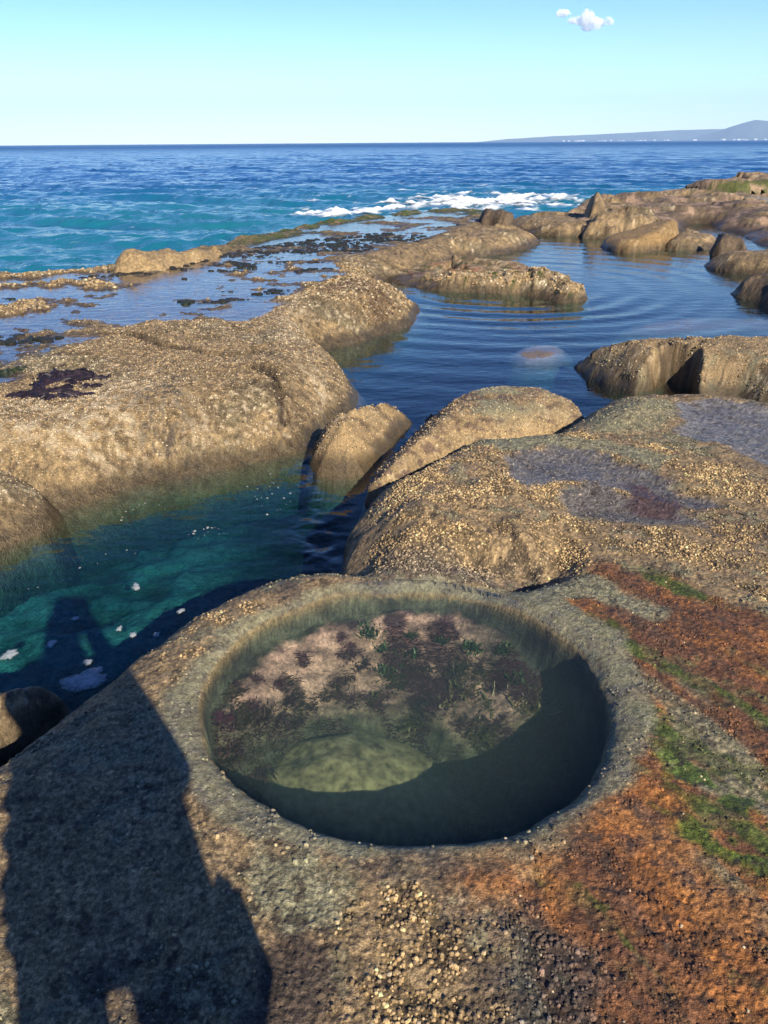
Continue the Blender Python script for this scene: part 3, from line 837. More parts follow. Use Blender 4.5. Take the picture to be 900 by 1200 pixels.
rock('ledge', [(478, 301), (510, 304), (560, 302), (610, 293), (636, 285), (632, 272, -0.1), (600, 262, 0), (560, 262, 0.03), (520, 272, 0.03), (490, 286, 0)], Z_POOL, 0.0, 0.5,
     'rounded brown ledge with wet shining top at the far left of the wide pool', seed=12, lump=0.08)
rock('ledge', [(585, 264), (600, 271), (640, 277), (690, 278), (706, 262, -0.1), (700, 247, 0), (650, 243, 0), (610, 247, 0)], Z_POOL, -0.06, 0.6,
     'pale brown ledge closing the far end of the wide pool', seed=13, lump=0.08)
rock('cracked_outcrop', [(682, 279), (715, 280), (752, 278), (785, 264, 0), (796, 248, 0.2), (770, 238, 0.25), (720, 234, 0.3), (692, 238, 0.3), (680, 256, 0.1)], Z_POOL, 0.08, 0.45,
     'cracked upright outcrop of brown blocks behind the tilted slab', seed=14, lump=0.20, lumpf=1.0, rag=0.5,
     extra=lambda x, y, z, d: -0.35 * sstep(0.06, 0.0, np.abs((x - 0.02 * y) - ground(692, 262, 0)[0] + 0.5 + 0.1 * fbm(x, y, 1, 2, 471))) * (d > 0))
rock('boulder', [(688, 242, 0.2), (698, 244, 0.2), (708, 242, 0.2), (708, 239, 0.2), (698, 237.5, 0.2), (689, 239, 0.2)], 0.15, 0.52, 0.25,
     'small round brown boulder perched on the far rocks against the sea', seed=15, lump=0.1, floor=-0.5)
rock('jagged_rock', [(560, 266), (572, 263), (590, 266), (606, 265), (606, 260), (588, 257), (566, 259)], 0.0, 0.26, 0.35,
     'jagged dark rock on the shelf edge in front of the surf', seed=16, lump=0.16, block=0.6, color=dark_color, floor=-0.5, rag=0.4)
rock('tan_boulder', [(126, 324), (134, 312), (160, 300, 0.15), (200, 294, 0.18), (240, 291, 0.15), (262, 293, 0.05), (262, 306), (235, 313), (190, 322), (150, 327)], 0.0, 0.24, 0.40,
     'golden tan boulder standing on the shelf edge beside the open sea', seed=17, lump=0.12, floor=-0.5,
     extra_col=lambda x, y, z, d, c, ro: (mixc(c, GOLD * 0.85, np.full(x.shape, 0.55)), ro))
rock('small_boulder', [(-60, 842), (0, 836), (40, 829), (76, 826), (72, 838), (46, 856), (14, 872), (-60, 905)], -0.30, -0.15, 0.10,
     'small blocky boulder wedged between the platform and the green pool', seed=18, lump=0.04, lumpf=3, mat=M_ROCK, floor=-0.9)
rock('sunken_rock', [(588, 424), (604, 412), (640, 408), (668, 414), (668, 428), (640, 436), (605, 436)], -0.42, -0.324, 0.22,
     'pale flat rock just under the water beside the hollowed rock', seed=19, lump=0.006, floor=-1.2, mat=M_ROCK,
     extra_col=lambda x, y, z, d, c, ro: (mixc(mixc(c, DARK, np.full(x.shape, 0.85)), np.array((0.17, 0.135, 0.115)), 0.9 * sstep(0.02, 0.16, d + 0.05 * fbm(x, y, 5, 3, 95))), ro))
rock('sunken_rock', [(700, 402), (740, 385), (800, 376), (900, 380), (1000, 384), (1000, 402), (880, 400), (780, 404)], -0.44, -0.330, 0.4,
     'broad pale sunken rock under the right side of the wide pool', seed=20, lump=0.010, floor=-1.2, mat=M_ROCK,
     extra_col=lambda x, y, z, d, c, ro: (mixc(mixc(c, DARK, np.full(x.shape, 0.85)), np.array((0.12, 0.095, 0.085)), 0.85 * sstep(0.05, 0.40, d + 0.15 * fbm(x, y, 3, 3, 96))), ro))


# --- the far shelf on the right, low ledges in the surf
def far_extra(x, y, z, d):
    st = fbm(x / 2.5, y, 0.16, 4, 481); s2 = fbm(x / 2, y, 0.5, 3, 482)
    return (0.55 * np.floor(st * 6) / 6 + 0.25 * np.floor(s2 * 4) / 4) * sstep(0, 1, d)


def far_col(x, y, z, d, c, ro):
    n = fbm(x / 2, y, 0.35, 4, 491); n2 = fbm(x, y, 1.5, 4, 492)
    c = mixc(c, GREEN * 0.6, sstep(0.08, 0.25, n) * 0.8)
    c = mixc(c, DARK * 1.5, sstep(0.1, 0.3, -n + 0.5 * n2) * 0.7)
    c = mixc(c, np.array((0.36, 0.24, 0.16)), sstep(0.05, 0.25, n2) * 0.75)
    return c, ro


rock('far_rock_shelf', [(640, 262), (690, 243), (740, 233), (800, 226), (860, 219), (960, 210), (1300, 200), (1300, 300), (1000, 300), (900, 292), (850, 268), (810, 262), (760, 280), (690, 277)], -0.34, 0.0, 1.2,
     'x', kind='structure', extra=far_extra, extra_col=far_col, lump=0.22, lumpf=0.25, seed=21, da=0.0020, dr=0.006, rag=0.8, ragf=0.4, steep=2)['label'] = 'broken brown and green rock shelf running out to the right'
rock('ledge', [(806, 223, -0.1), (804, 216, 0.1), (830, 210, 0.25), (862, 207, 0.3), (900, 206, 0.3), (1000, 205, 0.3), (1000, 224, -0.1), (900, 225, -0.1), (850, 226, -0.1)], -0.1, 0.32, 0.6,
     'raised green-brown ledge far off where the rocks meet the sea', seed=22, lump=0.30, lumpf=0.3, extra_col=far_col, floor=-0.6, da=0.0015, dr=0.006, rag=0.6, ragf=0.5)


# ------------------------------------------------------------------ water and the beds under it
def closed_sheet(name, x, y, z, mask, bottom, mat):
    """a body of water: its rippled top, straight sides and a flat underside"""
    q, used = cells(mask)
    X, Y, Z = x.ravel()[used], y.ravel()[used], z.ravel()[used]
    n = len(used)
    e = np.concatenate([q[:, [0, 1]], q[:, [1, 2]], q[:, [2, 3]], q[:, [3, 0]]])
    key = np.sort(e, 1); key = key[:, 0] * n + key[:, 1]
    _, first, cnt = np.unique(key, return_index=True, return_counts=True)
    b = e[first[cnt == 1]]
    side = np.stack([b[:, 1], b[:, 0], b[:, 0] + n, b[:, 1] + n], 1)
    co = np.concatenate([np.stack([X, Y, Z], 1), np.stack([X, Y, np.full(n, bottom)], 1)])
    return make_mesh(name, co, quads=np.concatenate([q, q[:, ::-1] + n, side]), mat=mat)


POOL_AREA = outline([(-420, 700), (-150, 640), (60, 560), (250, 520), (360, 500), (400, 470), (400, 445), (370, 410), (440, 370), (440, 330), (405, 308), (430, 292), (480, 288), (560, 272),
                     (640, 260), (700, 262), (800, 255), (900, 262), (1300, 300), (1300, 480), (800, 482), (700, 500), (560, 512), (470, 560), (425, 640), (430, 680), (330, 705),
                     (230, 760), (140, 850), (40, 930), (-420, 1080)], Z_POOL)
SAND = outline([(-200, 790), (0, 704), (80, 672), (170, 640), (250, 632), (282, 652), (262, 700), (200, 760), (110, 830), (-200, 960)], -0.6)
RING_AT = ground(590, 338, Z_POOL)
CHURN = outline([(340, 520), (380, 500), (420, 555), (405, 600), (405, 668), (360, 668), (330, 640), (350, 570)], Z_POOL)

M_POOL = clear_water('pool water', absorb=(0.0, 0.64, 0.70), dens=2.9, scale=5.0, bump=0.006, stretch=(1, 1.6, 1))
M_SHELFWATER = clear_water('film of water', scale=6.0, bump=0.006, stretch=(1, 1.8, 1))
M_ROUND = clear_water('round pool water', absorb=(0.55, 0.68, 0.60), dens=1.6, scale=9.0, bump=0.0016, murk=0.20)

x, y = lattice(POOL_AREA, 0.0030, 0.0030, 0.05, rmin=1.0)
d_ = sdf(x, y, POOL_AREA)
r_ = np.hypot(x - RING_AT[0], y - RING_AT[1])
ang_ = np.arctan2(y - RING_AT[1], x - RING_AT[0])
z = Z_POOL + 0.0038 * np.sin(r_ * 2 * np.pi / 0.46 + 0.8 * fbm(x, y, 0.8, 2, 500)) * sstep(0.4, 1.6, r_) * sstep(4.6, 2.4, r_) * sstep(0.3, -0.5, np.sin(ang_))
z = z + 0.0020 * np.sin(r_ * 2 * np.pi / 0.6 + 1.5 * fbm(x, y, 0.5, 2, 501)) * sstep(1.0, 3.0, r_) * sstep(10.0, 4.0, r_)
z = z + 0.0025 * fbm(x * 0.7, y, 1.6, 3, 502)
ch = sstep(-0.15, 0.2, near_sdf(x, y, CHURN, 1.0))
z = z + ch * (0.034 * fbm(x, y, 2.6, 4, 503) + 0.006 * fbm(x, y, 9, 3, 504))
tag(closed_sheet('tide_pool_water', x, y, z, d_ > 0, -1.9, M_POOL), 'clear blue-green water of the long pool and wide pool', None, None, 'structure')

x, y = lattice(POOL_AREA, 0.0045, 0.0055, 0.05, rmin=1.0)
d_ = sdf(x, y, POOL_AREA) + 0.0
q, used = cells(d_ > 0.02)
x = x.ravel()[used]; y = y.ravel()[used]
n1 = fbm(x, y, 1.4, 4, 511); n2 = fbm(x, y, 5, 4, 512)
sd1 = sdf(x, y, SAND) + 0.25 * n1
sand = sstep(-0.40, 0.22, sd1)
far = sstep(4.6, 5.6, y)
z = lerp(-0.64, -1.02, far) + 0.09 * n1 + 0.05 * n2 + 0.12 * sstep(0, -1.0, sd1) * (1 - far)
c = mixc(np.zeros(x.shape + (3,)) + np.array((0.10, 0.075, 0.03)), np.array((0.25, 0.25, 0.19)), sand * sstep(-0.45, 0.3, n1 + 0.7 * n2) * 0.95)
c = c * (1 - 0.72 * sstep(-1.25, -0.55, x + 0.25 * n1 + 0.15 * n2))[..., None]  # shade painted into the bed by the channel, blending the mound's shadow edge
c = mixc(c, np.array((0.085, 0.10, 0.095)), far * 0.9)
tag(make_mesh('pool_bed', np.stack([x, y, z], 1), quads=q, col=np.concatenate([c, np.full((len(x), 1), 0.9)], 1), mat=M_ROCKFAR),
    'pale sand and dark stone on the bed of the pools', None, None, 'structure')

# film of water on the shelf
WET = outline([(-420, 366), (0, 322), (130, 310), (250, 286), (310, 272), (370, 259), (480, 247), (560, 246), (600, 256), (560, 276), (520, 292), (470, 308), (420, 318), (390, 326),
               (350, 338), (325, 362), (260, 400), (120, 400), (90, 470), (0, 482), (-420, 500)], Z_SHELF)
SHELF_POLY = smooth_poly(outline(SHELF, -0.32), 1)
x, y = lattice(WET, 0.0040, 0.0045, 0.05)
q, used = cells((sdf(x, y, WET) > 0) & (sdf(x, y, SHELF_POLY) > 0.50))
x = x.ravel()[used]; y = y.ravel()[used]
tag(make_mesh('shelf_water', np.stack([x, y, Z_SHELF + 0.003 * fbm(x * 0.6, y, 1.4, 3, 520)], 1), quads=q, mat=M_SHELFWATER), 'thin sheet of sky-blue water lying on the flat shelf', None, None, 'structure')

FARWET = outline([(735, 268), (745, 246), (800, 236), (860, 228), (960, 222), (1200, 215), (1200, 285), (960, 282), (890, 280), (850, 262), (800, 258)], -0.08)
FAR_POLY = smooth_poly(outline([(640, 262), (690, 243), (740, 233), (800, 226), (860, 219), (960, 210), (1300, 200), (1300, 300), (1000, 300), (900, 292), (850, 268), (810, 262), (760, 280), (690, 277)], -0.34), 1)
x, y = lattice(FARWET, 0.0045, 0.010, 0.05)
q, used = cells((sdf(x, y, FARWET) > 0) & (sdf(x, y, FAR_POLY) > 1.6))
x = x.ravel()[used]; y = y.ravel()[used]
tag(make_mesh('puddle_water', np.stack([x, y, -0.10 + 0.003 * fbm(x * 0.6, y, 1.0, 3, 525)], 1), quads=q, mat=M_SHELFWATER), 'puddles of water in the hollows of the far right shelf', None, None, 'structure')

# round pool: a disc of water over the hole
x, y = np.meshgrid(np.linspace(RC[0] - 0.75, RC[0] + 0.75, 121), np.linspace(RC[1] - 0.75, RC[1] + 0.75, 121))
tag(closed_sheet('round_pool_water', x, y, Z_ROUND + 0.0006 * fbm(x, y, 6, 3, 530), np.hypot(x - RC[0], y - RC[1]) < RR + 0.06, -1.0, M_ROUND),
    'still dark water filling the round pool', None, None, 'structure')

# ------------------------------------------------------------------ the sea
WAVES = []
for i in range(26):
    lam = 1.2 * (1.17 ** i)
    th = math.radians(-115 + random.gauss(0, 24))
    WAVES.append((lam, math.cos(th), math.sin(th), random.random() * 6.28, 0.0165 * lam ** 0.80 if lam < 6 else 0.042))


def sea_height(x, y, cell):
    z = np.zeros(x.shape)
    wx = x + 1.2 * fbm(x, y, 0.12, 2, 540); wy = y + 1.2 * fbm(x, y, 0.12, 2, 541)
    for lam, cx, cy, ph, a in WAVES:
        p = np.sin((wx * cx + wy * cy) * 2 * np.pi / lam + ph)
        z = z + a * (1 - 2 * np.abs(p) ** 0.8 * 0.5 + p * 0.4) * sstep(0.5, 0.22, cell / lam)
    return z - 0.15


def sea_material():
    m, N, L = new_mat('sea water')
    out = N.new('ShaderNodeOutputMaterial'); b = N.new('ShaderNodeBsdfPrincipled')
    L.new(b.outputs[0], out.inputs['Surface'])
    at = N.new('ShaderNodeAttribute'); at.attribute_name = 'Col'
    L.new(at.outputs['Color'], b.inputs['Base Color'])
    L.new(at.outputs['Alpha'], b.inputs['Roughness'])
    b.inputs['IOR'].default_value = 1.33
    b.inputs['Specular IOR Level'].default_value = 0.16
    tc = N.new('ShaderNodeTexCoord')
    prev = None
    for scale, dist, sx in ((1.1, 0.30, 0.8), (0.30, 0.9, 0.6), (4.0, 0.06, 0.8)):
        mp = N.new('ShaderNodeMapping'); mp.inputs['Scale'].default_value = (sx, 1, 1)
        n = N.new('ShaderNodeTexNoise'); n.inputs['Scale'].default_value = scale; n.inputs['Detail'].default_value = 4
        L.new(tc.outputs['Object'], mp.inputs[0]); L.new(mp.outputs[0], n.inputs['Vector'])
        bp = N.new('ShaderNodeBump'); bp.inputs['Strength'].default_value = 0.55; bp.inputs['Distance'].default_value = dist
        L.new(n.outputs[0], bp.inputs['Height'])
        if prev: L.new(prev.outputs[0], bp.inputs['Normal'])
        prev = bp
    L.new(prev.outputs[0], b.inputs['Normal'])
    return m


A, R = np.meshgrid(np.linspace(-1.15, 1.15, 720), 9.0 * np.exp(np.linspace(0, math.log(9200 / 9.0), 1000)))
x, y = np.sin(A) * R, np.cos(A) * R
inland = sdf(x, y, POOL_AREA)
q, used = cells(inland < -0.1)
x = x.ravel()[used]; y = y.ravel()[used]; r = np.hypot(x, y)
z = Z_SEA + sea_height(x, y, np.maximum(r * 0.0071, 0.02))
n1 = fbm(x / 3, y, 0.03, 4, 551); n2 = fbm(x / 2, y, 0.12, 4, 552)
sh = sstep(75, 22, r + 20 * n1 + 8 * n2)
c = mixc(np.zeros(x.shape + (3,)) + np.array((0.005, 0.070, 0.200)), np.array((0.009, 0.130, 0.185)), sh)
c = mixc(c, np.array((0.02, 0.17, 0.18)), sh * sstep(0.05, 0.3, n2) * 0.4)
c = mixc(c, c * 0.8, sstep(0.0, 0.3, n1) * 0.6)
al = lerp(0.12, 0.45, sstep(40, 900, r))
tag(make_mesh('sea', np.stack([x, y, z], 1), quads=q, col=np.concatenate([c, al[:, None]], 1), mat=sea_material()), 'open blue-green sea reaching to the horizon', None, None, 'structure')

# surf: broken white water lying on the sea along the rocks
M_FOAM = plain_material('white foam', (0.80, 0.82, 0.82), rough=0.9, vary=0.12, scale=6, bump=0.4)
M_FOAMTHIN = plain_material('thin pool foam', (0.22, 0.25, 0.26), rough=0.8, vary=0.3, scale=60)


def foam_material(name, color):
    m, N, L = new_mat(name)
    out = N.new('ShaderNodeOutputMaterial'); b = N.new('ShaderNodeBsdfDiffuse'); b.inputs['Color'].default_value = (*color, 1)
    tr = N.new('ShaderNodeBsdfTransparent'); mx = N.new('ShaderNodeMixShader')
    at = N.new('ShaderNodeAttribute'); at.attribute_name = 'Col'
    tc = N.new('ShaderNodeTexCoord'); n = N.new('ShaderNodeTexNoise'); n.inputs['Scale'].default_value = 4.0 if name == 'surf foam' else 45.0
    n.inputs['Detail'].default_value = 5; n.inputs['Roughness'].default_value = 0.7
    L.new(tc.outputs['Object'], n.inputs['Vector'])
    a = N.new('ShaderNodeMath'); a.operation = 'MULTIPLY_ADD'; a.inputs[1].default_value = 2.2; a.inputs[2].default_value = -1.15
    L.new(n.outputs[0], a.inputs[0])
    ad = N.new('ShaderNodeMath'); ad.operation = 'ADD'; ad.use_clamp = True
    L.new(a.outputs[0], ad.inputs[0]); L.new(at.outputs['Alpha'], ad.inputs[1])
    ml = N.new('ShaderNodeMath'); ml.operation = 'MULTIPLY'; ml.use_clamp = True; L.new(ad.outputs[0], ml.inputs[0]); L.new(at.outputs['Alpha'], ml.inputs[1])
    L.new(ml.outputs[0], mx.inputs[0]); L.new(tr.outputs[0], mx.inputs[1]); L.new(b.outputs[0], mx.inputs[2])
    L.new(mx.outputs[0], out.inputs['Surface'])
    return m


M_FOAM = foam_material('surf foam', (0.78, 0.82, 0.84))
M_FOAMTHIN = foam_material('thin pool foam', (0.34, 0.37, 0.38))
SURF = outline([(225, 300), (255, 270), (300, 262), (362, 256), (372, 246), (420, 238), (480, 232), (560, 226), (640, 228), (700, 228), (720, 240), (640, 262), (500, 262), (380, 275), (300, 290)], Z_SEA)
SURF_HOT = [(ground(px, py, Z_SEA), rx, ry) for px, py, rx, ry in ((405, 256, 2.6, 2.0), (470, 246, 3.5, 4.0), (560, 240, 5.0, 6.0), (620, 240, 4.0, 5.0))]
x, y = lattice(SURF, 0.0014, 0.0028, 6)
hot = np.zeros(x.shape)
for (hx, hy), rx, ry in SURF_HOT:
    hot = np.maximum(hot, np.exp(-((x - hx) / rx) ** 2 - ((y - hy) / ry) ** 2))
n1 = ridge(x / 1.6, y, 0.5, 4, 561) - 0.62; n2 = fbm(x / 1.5, y, 1.6, 4, 562)
f_ = hot * 0.82 + 1.3 * n1 + 0.7 * n2
q, used = cells(f_ > 0.36)
f_ = f_.ravel()[used]; x = x.ravel()[used]; y = y.ravel()[used]; ht = hot.ravel()[used]
z = Z_SEA + sea_height(x, y, np.maximum(np.hypot(x, y) * 0.0071, 0.02)) + 0.03 + np.clip(f_ - 0.55, 0, 1) * (0.06 + 0.22 * ht) * (1 + 0.9 * fbm(x, y, 2.5, 4, 563))
tag(make_mesh('surf', np.stack([x, y, z], 1), quads=q, col=np.stack([f_ * 0, f_ * 0, f_ * 0, sstep(0.36, 1.0, f_)], 1), mat=M_FOAM), 'broken white surf along the seaward edge of the rocks', 'sea foam', None, 'stuff')

# streaks of foam and small breaking crests farther out
x, y = lattice(outline([(-50, 300), (-50, 195), (950, 190), (950, 215), (640, 245), (300, 270)], Z_SEA), 0.0014, 0.0035, 1)
n1 = ridge(x / 3.5, y, 0.16, 3, 571); n2 = fbm(x / 2, y, 0.9, 4, 572); n3 = fbm(x / 3, y, 0.03, 3, 573)
f_ = n1 + 0.35 * n2 + 0.35 * n3
q, used = cells((f_ > 1.06) & (np.hypot(x, y) > 20))
f_ = f_.ravel()[used]
x = x.ravel()[used]; y = y.ravel()[used]
z = Z_SEA + sea_height(x, y, np.maximum(np.hypot(x, y) * 0.0071, 0.02)) + 0.04
tag(make_mesh('foam_streaks', np.stack([x, y, z], 1), quads=q, col=np.stack([f_ * 0, f_ * 0, f_ * 0, 0.8 * sstep(1.06, 1.22, f_)], 1), mat=M_FOAM), 'thin white foam streaks scattered over the near sea', 'sea foam', None, 'stuff')

# ------------------------------------------------------------------ the far coast
M_HILL = plain_material('wooded hill', (0.040, 0.055, 0.030), rough=0.9, vary=0.5, scale=0.004)


def far_hill(name, prof, dist, depth, label, wob, seed):
    px = np.array([p[0] for p in prof], float); py = np.array([p[1] for p in prof], float)
    u = np.linspace(px[0], px[-1], 240)
    hy = np.interp(u, px, py)
    hor = 170.0 - u * 6.5 / 900.0
    az = np.arctan((u - 450) / (F_PX * math.cos(PITCH) + 432 * math.sin(PITCH)))
    dd = dist / np.cos(az)
    h = np.clip(hor - hy, 0, None) / F_PX * dd * 0.80 + wob * fbm(u, u * 0, 0.03, 4, seed)
    rows = []
    for k, (t, s) in enumerate(((-0.5, 0.0), (-0.3, 0.35), (-0.15, 0.75), (0, 1.0), (0.3, 0.8), (0.7, 0.4), (1.0, 0.0))):
        rr = dd + t * depth + 0.06 * depth * fbm(u, u * 0 + k * 3.1, 0.05, 3, seed + 1)
        zz = Z_SEA - 0.5 + np.clip(h, 0, None) * s * (1 + 0.15 * fbm(u, u * 0 + k * 7.7, 0.08, 3, seed + 2) * (0 < k < 6 and k != 3))
        rows.append(np.stack([np.sin(az) * rr, np.cos(az) * rr, zz], 1))
    co = np.concatenate(rows); n = len(u)
    q = np.array([(k * n + i, k * n + i + 1, (k + 1) * n + i + 1, (k + 1) * n + i) for k in range(6) for i in range(n - 1)])
    tag(make_mesh(name, co, quads=q, mat=M_HILL), label, None, None, 'structure')


far_hill('far_hills', [(560, 166), (600, 162), (650, 159), (700, 157), (760, 154), (800, 152), (850, 151), (900, 153), (1000, 150), (1200, 165)], 8000, 900, 'long low blue ridge on the far side of the bay', 4, 581)
far_hill('hills', [(780, 165), (815, 161), (845, 153), (868, 145), (884, 141), (905, 143), (950, 148), (1050, 150), (1200, 165)], 6900, 800, 'blue peaked hill rising from the far coast', 3, 591)

# the town at the foot of the hills: a few pixels of pale walls
def box_mesh(name, boxes, mat):
    co = []; q = []
    for (bx, by, bz, sx, sy, sz) in boxes:
        b = len(co)
        for dz in (0, 1):
            for dx, dy in ((-1, -1), (1, -1), (1, 1), (-1, 1)):
                co.append((bx + dx * sx / 2, by + dy * sy / 2, bz + dz * sz))
        q += [(b + 4, b + 5, b + 6, b + 7), (b, b + 1, b + 5, b + 4), (b + 1, b + 2, b + 6, b + 5), (b + 2, b + 3, b + 7, b + 6), (b + 3, b, b + 4, b + 7)]
    return make_mesh(name, co, quads=q, mat=mat, smooth=False)


bx = []
for i in range(36):
    px_ = random.choice([random.gauss(690, 25), random.gauss(770, 40), random.uniform(840, 900)])
    a_ = math.atan((px_ - 450) / (F_PX * math.cos(PITCH) + 432 * math.sin(PITCH)))
    dd_ = (7450 if px_ < 815 else 6430) / math.cos(a_) + random.uniform(-40, 40)
    bx.append((math.sin(a_) * dd_, math.cos(a_) * dd_, Z_SEA - 1, random.uniform(10, 26), 20, random.uniform(5, 12)))
tag(box_mesh('coastal_town', bx, plain_material('pale walls', (0.45, 0.45, 0.43), scale=0.01, vary=0.15)), 'white houses of a town along the far coast, tiny with distance', 'town', None, 'stuff')

# unseen sandstone wall added behind the photographer, keeping low sky off the rocks
x, y0 = np.meshgrid(np.linspace(-170, 170, 200), np.linspace(0, 1, 40))
y = -58 - 4 * y0 - 9 * fbm(x, y0 * 20, 0.03, 4, 681) - 3.0 * np.abs(fbm(x, y0 * 30, 0.2, 4, 682))
z = -2 + 24.5 * y0 + 1.2 * fbm(x, y0 * 6, 0.3, 3, 683) * y0
q, used = cells(np.ones(x.shape, bool))
c = mixc(np.zeros(x.shape + (3,)) + np.array((0.16, 0.11, 0.06)), np.array((0.05, 0.06, 0.03)), sstep(0.75, 0.95, y0 + 0.2 * fbm(x, y0 * 20, 0.1, 3, 684)))
tag(make_mesh('sky_blocking_cliff', np.stack([x.ravel(), y.ravel(), z.ravel()], 1), quads=q, col=np.concatenate([c.reshape(-1, 3), np.full((x.size, 1), 0.9)], 1), mat=M_ROCKFAR),
    'unseen sandstone wall added behind the rock platform to block low sky', None, None, 'structure')

# air over the sea
hz = box_mesh('haze', [(0, 4400, -3.0, 22000, 11200, 440)], None)
hz.data.materials.clear()
bm = bmesh.new(); bm.from_mesh(hz.data)
bm.faces.new([bm.verts[:][i] for i in (3, 2, 1, 0)]) if bm.verts.ensure_lookup_table() is None else None
bmesh.ops.recalc_face_normals(bm, faces=bm.faces[:]); bm.to_mesh(hz.data); bm.free()
m, N, L = new_mat('sea air')
o_ = N.new('ShaderNodeOutputMaterial'); v_ = N.new('ShaderNodeVolumePrincipled')
v_.inputs['Color'].default_value = (0.55, 0.76, 1.0, 1); v_.inputs['Density'].default_value = 1.15e-4
L.new(v_.outputs[0], o_.inputs['Volume'])
hz.data.materials.append(m)
tag(hz, None, None, None, 'stuff')

# ------------------------------------------------------------------ the one small cloud
def cloud(px, py, dist, wid, label, seed):
    d = CAM_R @ Vector(((px - 450) / F_PX, -(py - 600) / F_PX, -1.0)); d.normalize()
    c0 = d * dist
    rnd = random.Random(seed)
    bm = bmesh.new()
    for i in range(16):
        u = rnd.gauss(0, 0.30); s = 0.30 * (1 - min(abs(u), 0.8)) * rnd.uniform(0.6, 1.15)
        ret = bmesh.ops.create_icosphere(bm, subdivisions=3, radius=s * wid * 0.75)
        bmesh.ops.translate(bm, verts=ret['verts'], vec=Vector((u * wid, rnd.gauss(0, 0.12) * wid, (rnd.uniform(-0.04, 0.20) * (1 - abs(u))) * wid)))
    me = bpy.data.meshes.new('cloud'); bm.to_mesh(me); bm.free()
    o = bpy.data.objects.new('cloud', me); COL.objects.link(o); o.location = c0
    rm = o.modifiers.new('Remesh', 'REMESH'); rm.mode = 'VOXEL'; rm.voxel_size = wid * 0.03
    m, N, L = new_mat('cloud vapour')
    out = N.new('ShaderNodeOutputMaterial'); vp = N.new('ShaderNodeVolumePrincipled')
    vp.inputs['Color'].default_value = (1, 1, 1, 1); vp.inputs['Anisotropy'].default_value = 0.0
    tc = N.new('ShaderNodeTexCoord'); n = N.new('ShaderNodeTexNoise'); n.inputs['Scale'].default_value = 9.0 / wid; n.inputs['Detail'].default_value = 5
    L.new(tc.outputs['Object'], n.inputs['Vector'])
    r = N.new('ShaderNodeMapRange'); r.inputs[1].default_value = 0.44; r.inputs[2].default_value = 0.66; r.inputs[3].default_value = 0.0; r.inputs[4].default_value = 22.0 / wid
    L.new(n.outputs[0], r.inputs[0]); L.new(r.outputs[0], vp.inputs['Density'])
    L.new(vp.outputs[0], out.inputs['Volume'])
    me.materials.append(m)
    tag(o, label, 'cloud')


cloud(690, 28, 9000, 330, 'small bright white puff of cloud high over the sea', 3)
cloud(659, 16, 9000, 130, 'tiny faint wisp of cloud beside the white puff', 4)

# ------------------------------------------------------------------ growth and things in the round pool
def weed(name, base, n, length, width, color, label, cat='seaweed', group=None, spread=1.35, lift=0.25, lean=(0, 0), seed=0, branch=0, hang=False):
    """a clump of curling ribbons fixed at one spot"""
    rnd = np.random.default_rng(900 + seed)
    S = 6
    co = []; quads = []; cc = []
    for i in range(n):
        a = rnd.random() * 6.283; L_ = length * (0.4 + 0.8 * rnd.random()); w = width * (0.5 + 0.8 * rnd.random())
        p = np.array([rnd.normal(0, spread * length * 0.35), rnd.normal(0, spread * length * 0.35), -0.01])
        d = np.array([math.cos(a) + lean[0], math.sin(a) + lean[1], lift * (0.4 + rnd.random())]); d /= np.linalg.norm(d)
        sh = 0.55 + 0.9 * rnd.random()
        b = len(co)
        for k in range(S + 1):
            t = k / S
            side = np.array([-d[1], d[0], 0.0]); side /= (np.linalg.norm(side) + 1e-6)
            ww = w * (0.6 + 0.8 * t) * (1 - t ** 3) + 0.0006
            tw = 0.5 * math.sin(3 * t + a)
            co.append(p - side * ww + np.array([0, 0, tw * ww])); co.append(p + side * ww - np.array([0, 0, tw * ww]))
            cl = np.array(color) * sh * (0.8 + 0.4 * t)
            cc.append((*cl, 1)); cc.append((*cl, 1))
            p = p + d * L_ / S
            d = d + rnd.normal(0, 0.28, 3) + np.array([0, 0, -0.05]); d /= np.linalg.norm(d)
        for k in range(S):
            quads.append((b + 2 * k, b + 2 * k + 1, b + 2 * k + 3, b + 2 * k + 2))
    co = np.array(co)
    o = make_mesh(name, co, quads=quads, col=np.array(cc), mat=M_WEED)
    o.location = base
    return tag(o, label, cat, group)


M_WEED = plain_material('seaweed', (0.1, 0.05, 0.03), rough=0.55, vary=0.35, scale=60, attr=True, spec=0.4)


def bed_point(px, py, z0=-0.25):
    p = ground(px, py, z0)
    z, _, _ = plat_height(np.array([p[0]]), np.array([p[1]]))
    p = ground(px, py, float(z[0]))
    z, _, _ = plat_height(np.array([p[0]]), np.array([p[1]]))
    return (p[0], p[1], float(z[0]))


# a sunken boulder in the deep half
def blob(name, loc, rad, mat, label, cat, seed, sub=5, amp=0.12, f=2.2, parent=None):
    bm = bmesh.new(); bmesh.ops.create_icosphere(bm, subdivisions=sub, radius=1.0)
    v = np.array([p.co[:] for p in bm.verts])
    n = fbm(v[:, 0] + v[:, 2] * 0.7 + seed, v[:, 1] - v[:, 2] * 0.6, f, 4, seed) * amp
    for p, q_, k in zip(bm.verts, v, n):
        p.co = Vector((q_[0] * rad[0] * (1 + k), q_[1] * rad[1] * (1 + k), q_[2] * rad[2] * (1 + k)))
    me = bpy.data.meshes.new(name); bm.to_mesh(me); bm.free()
    me.polygons.foreach_set('use_smooth', np.ones(len(me.polygons), bool))
    me.materials.append(mat)
    o = bpy.data.objects.new(name, me); COL.objects.link(o); o.location = loc
    return tag(o, label, cat)


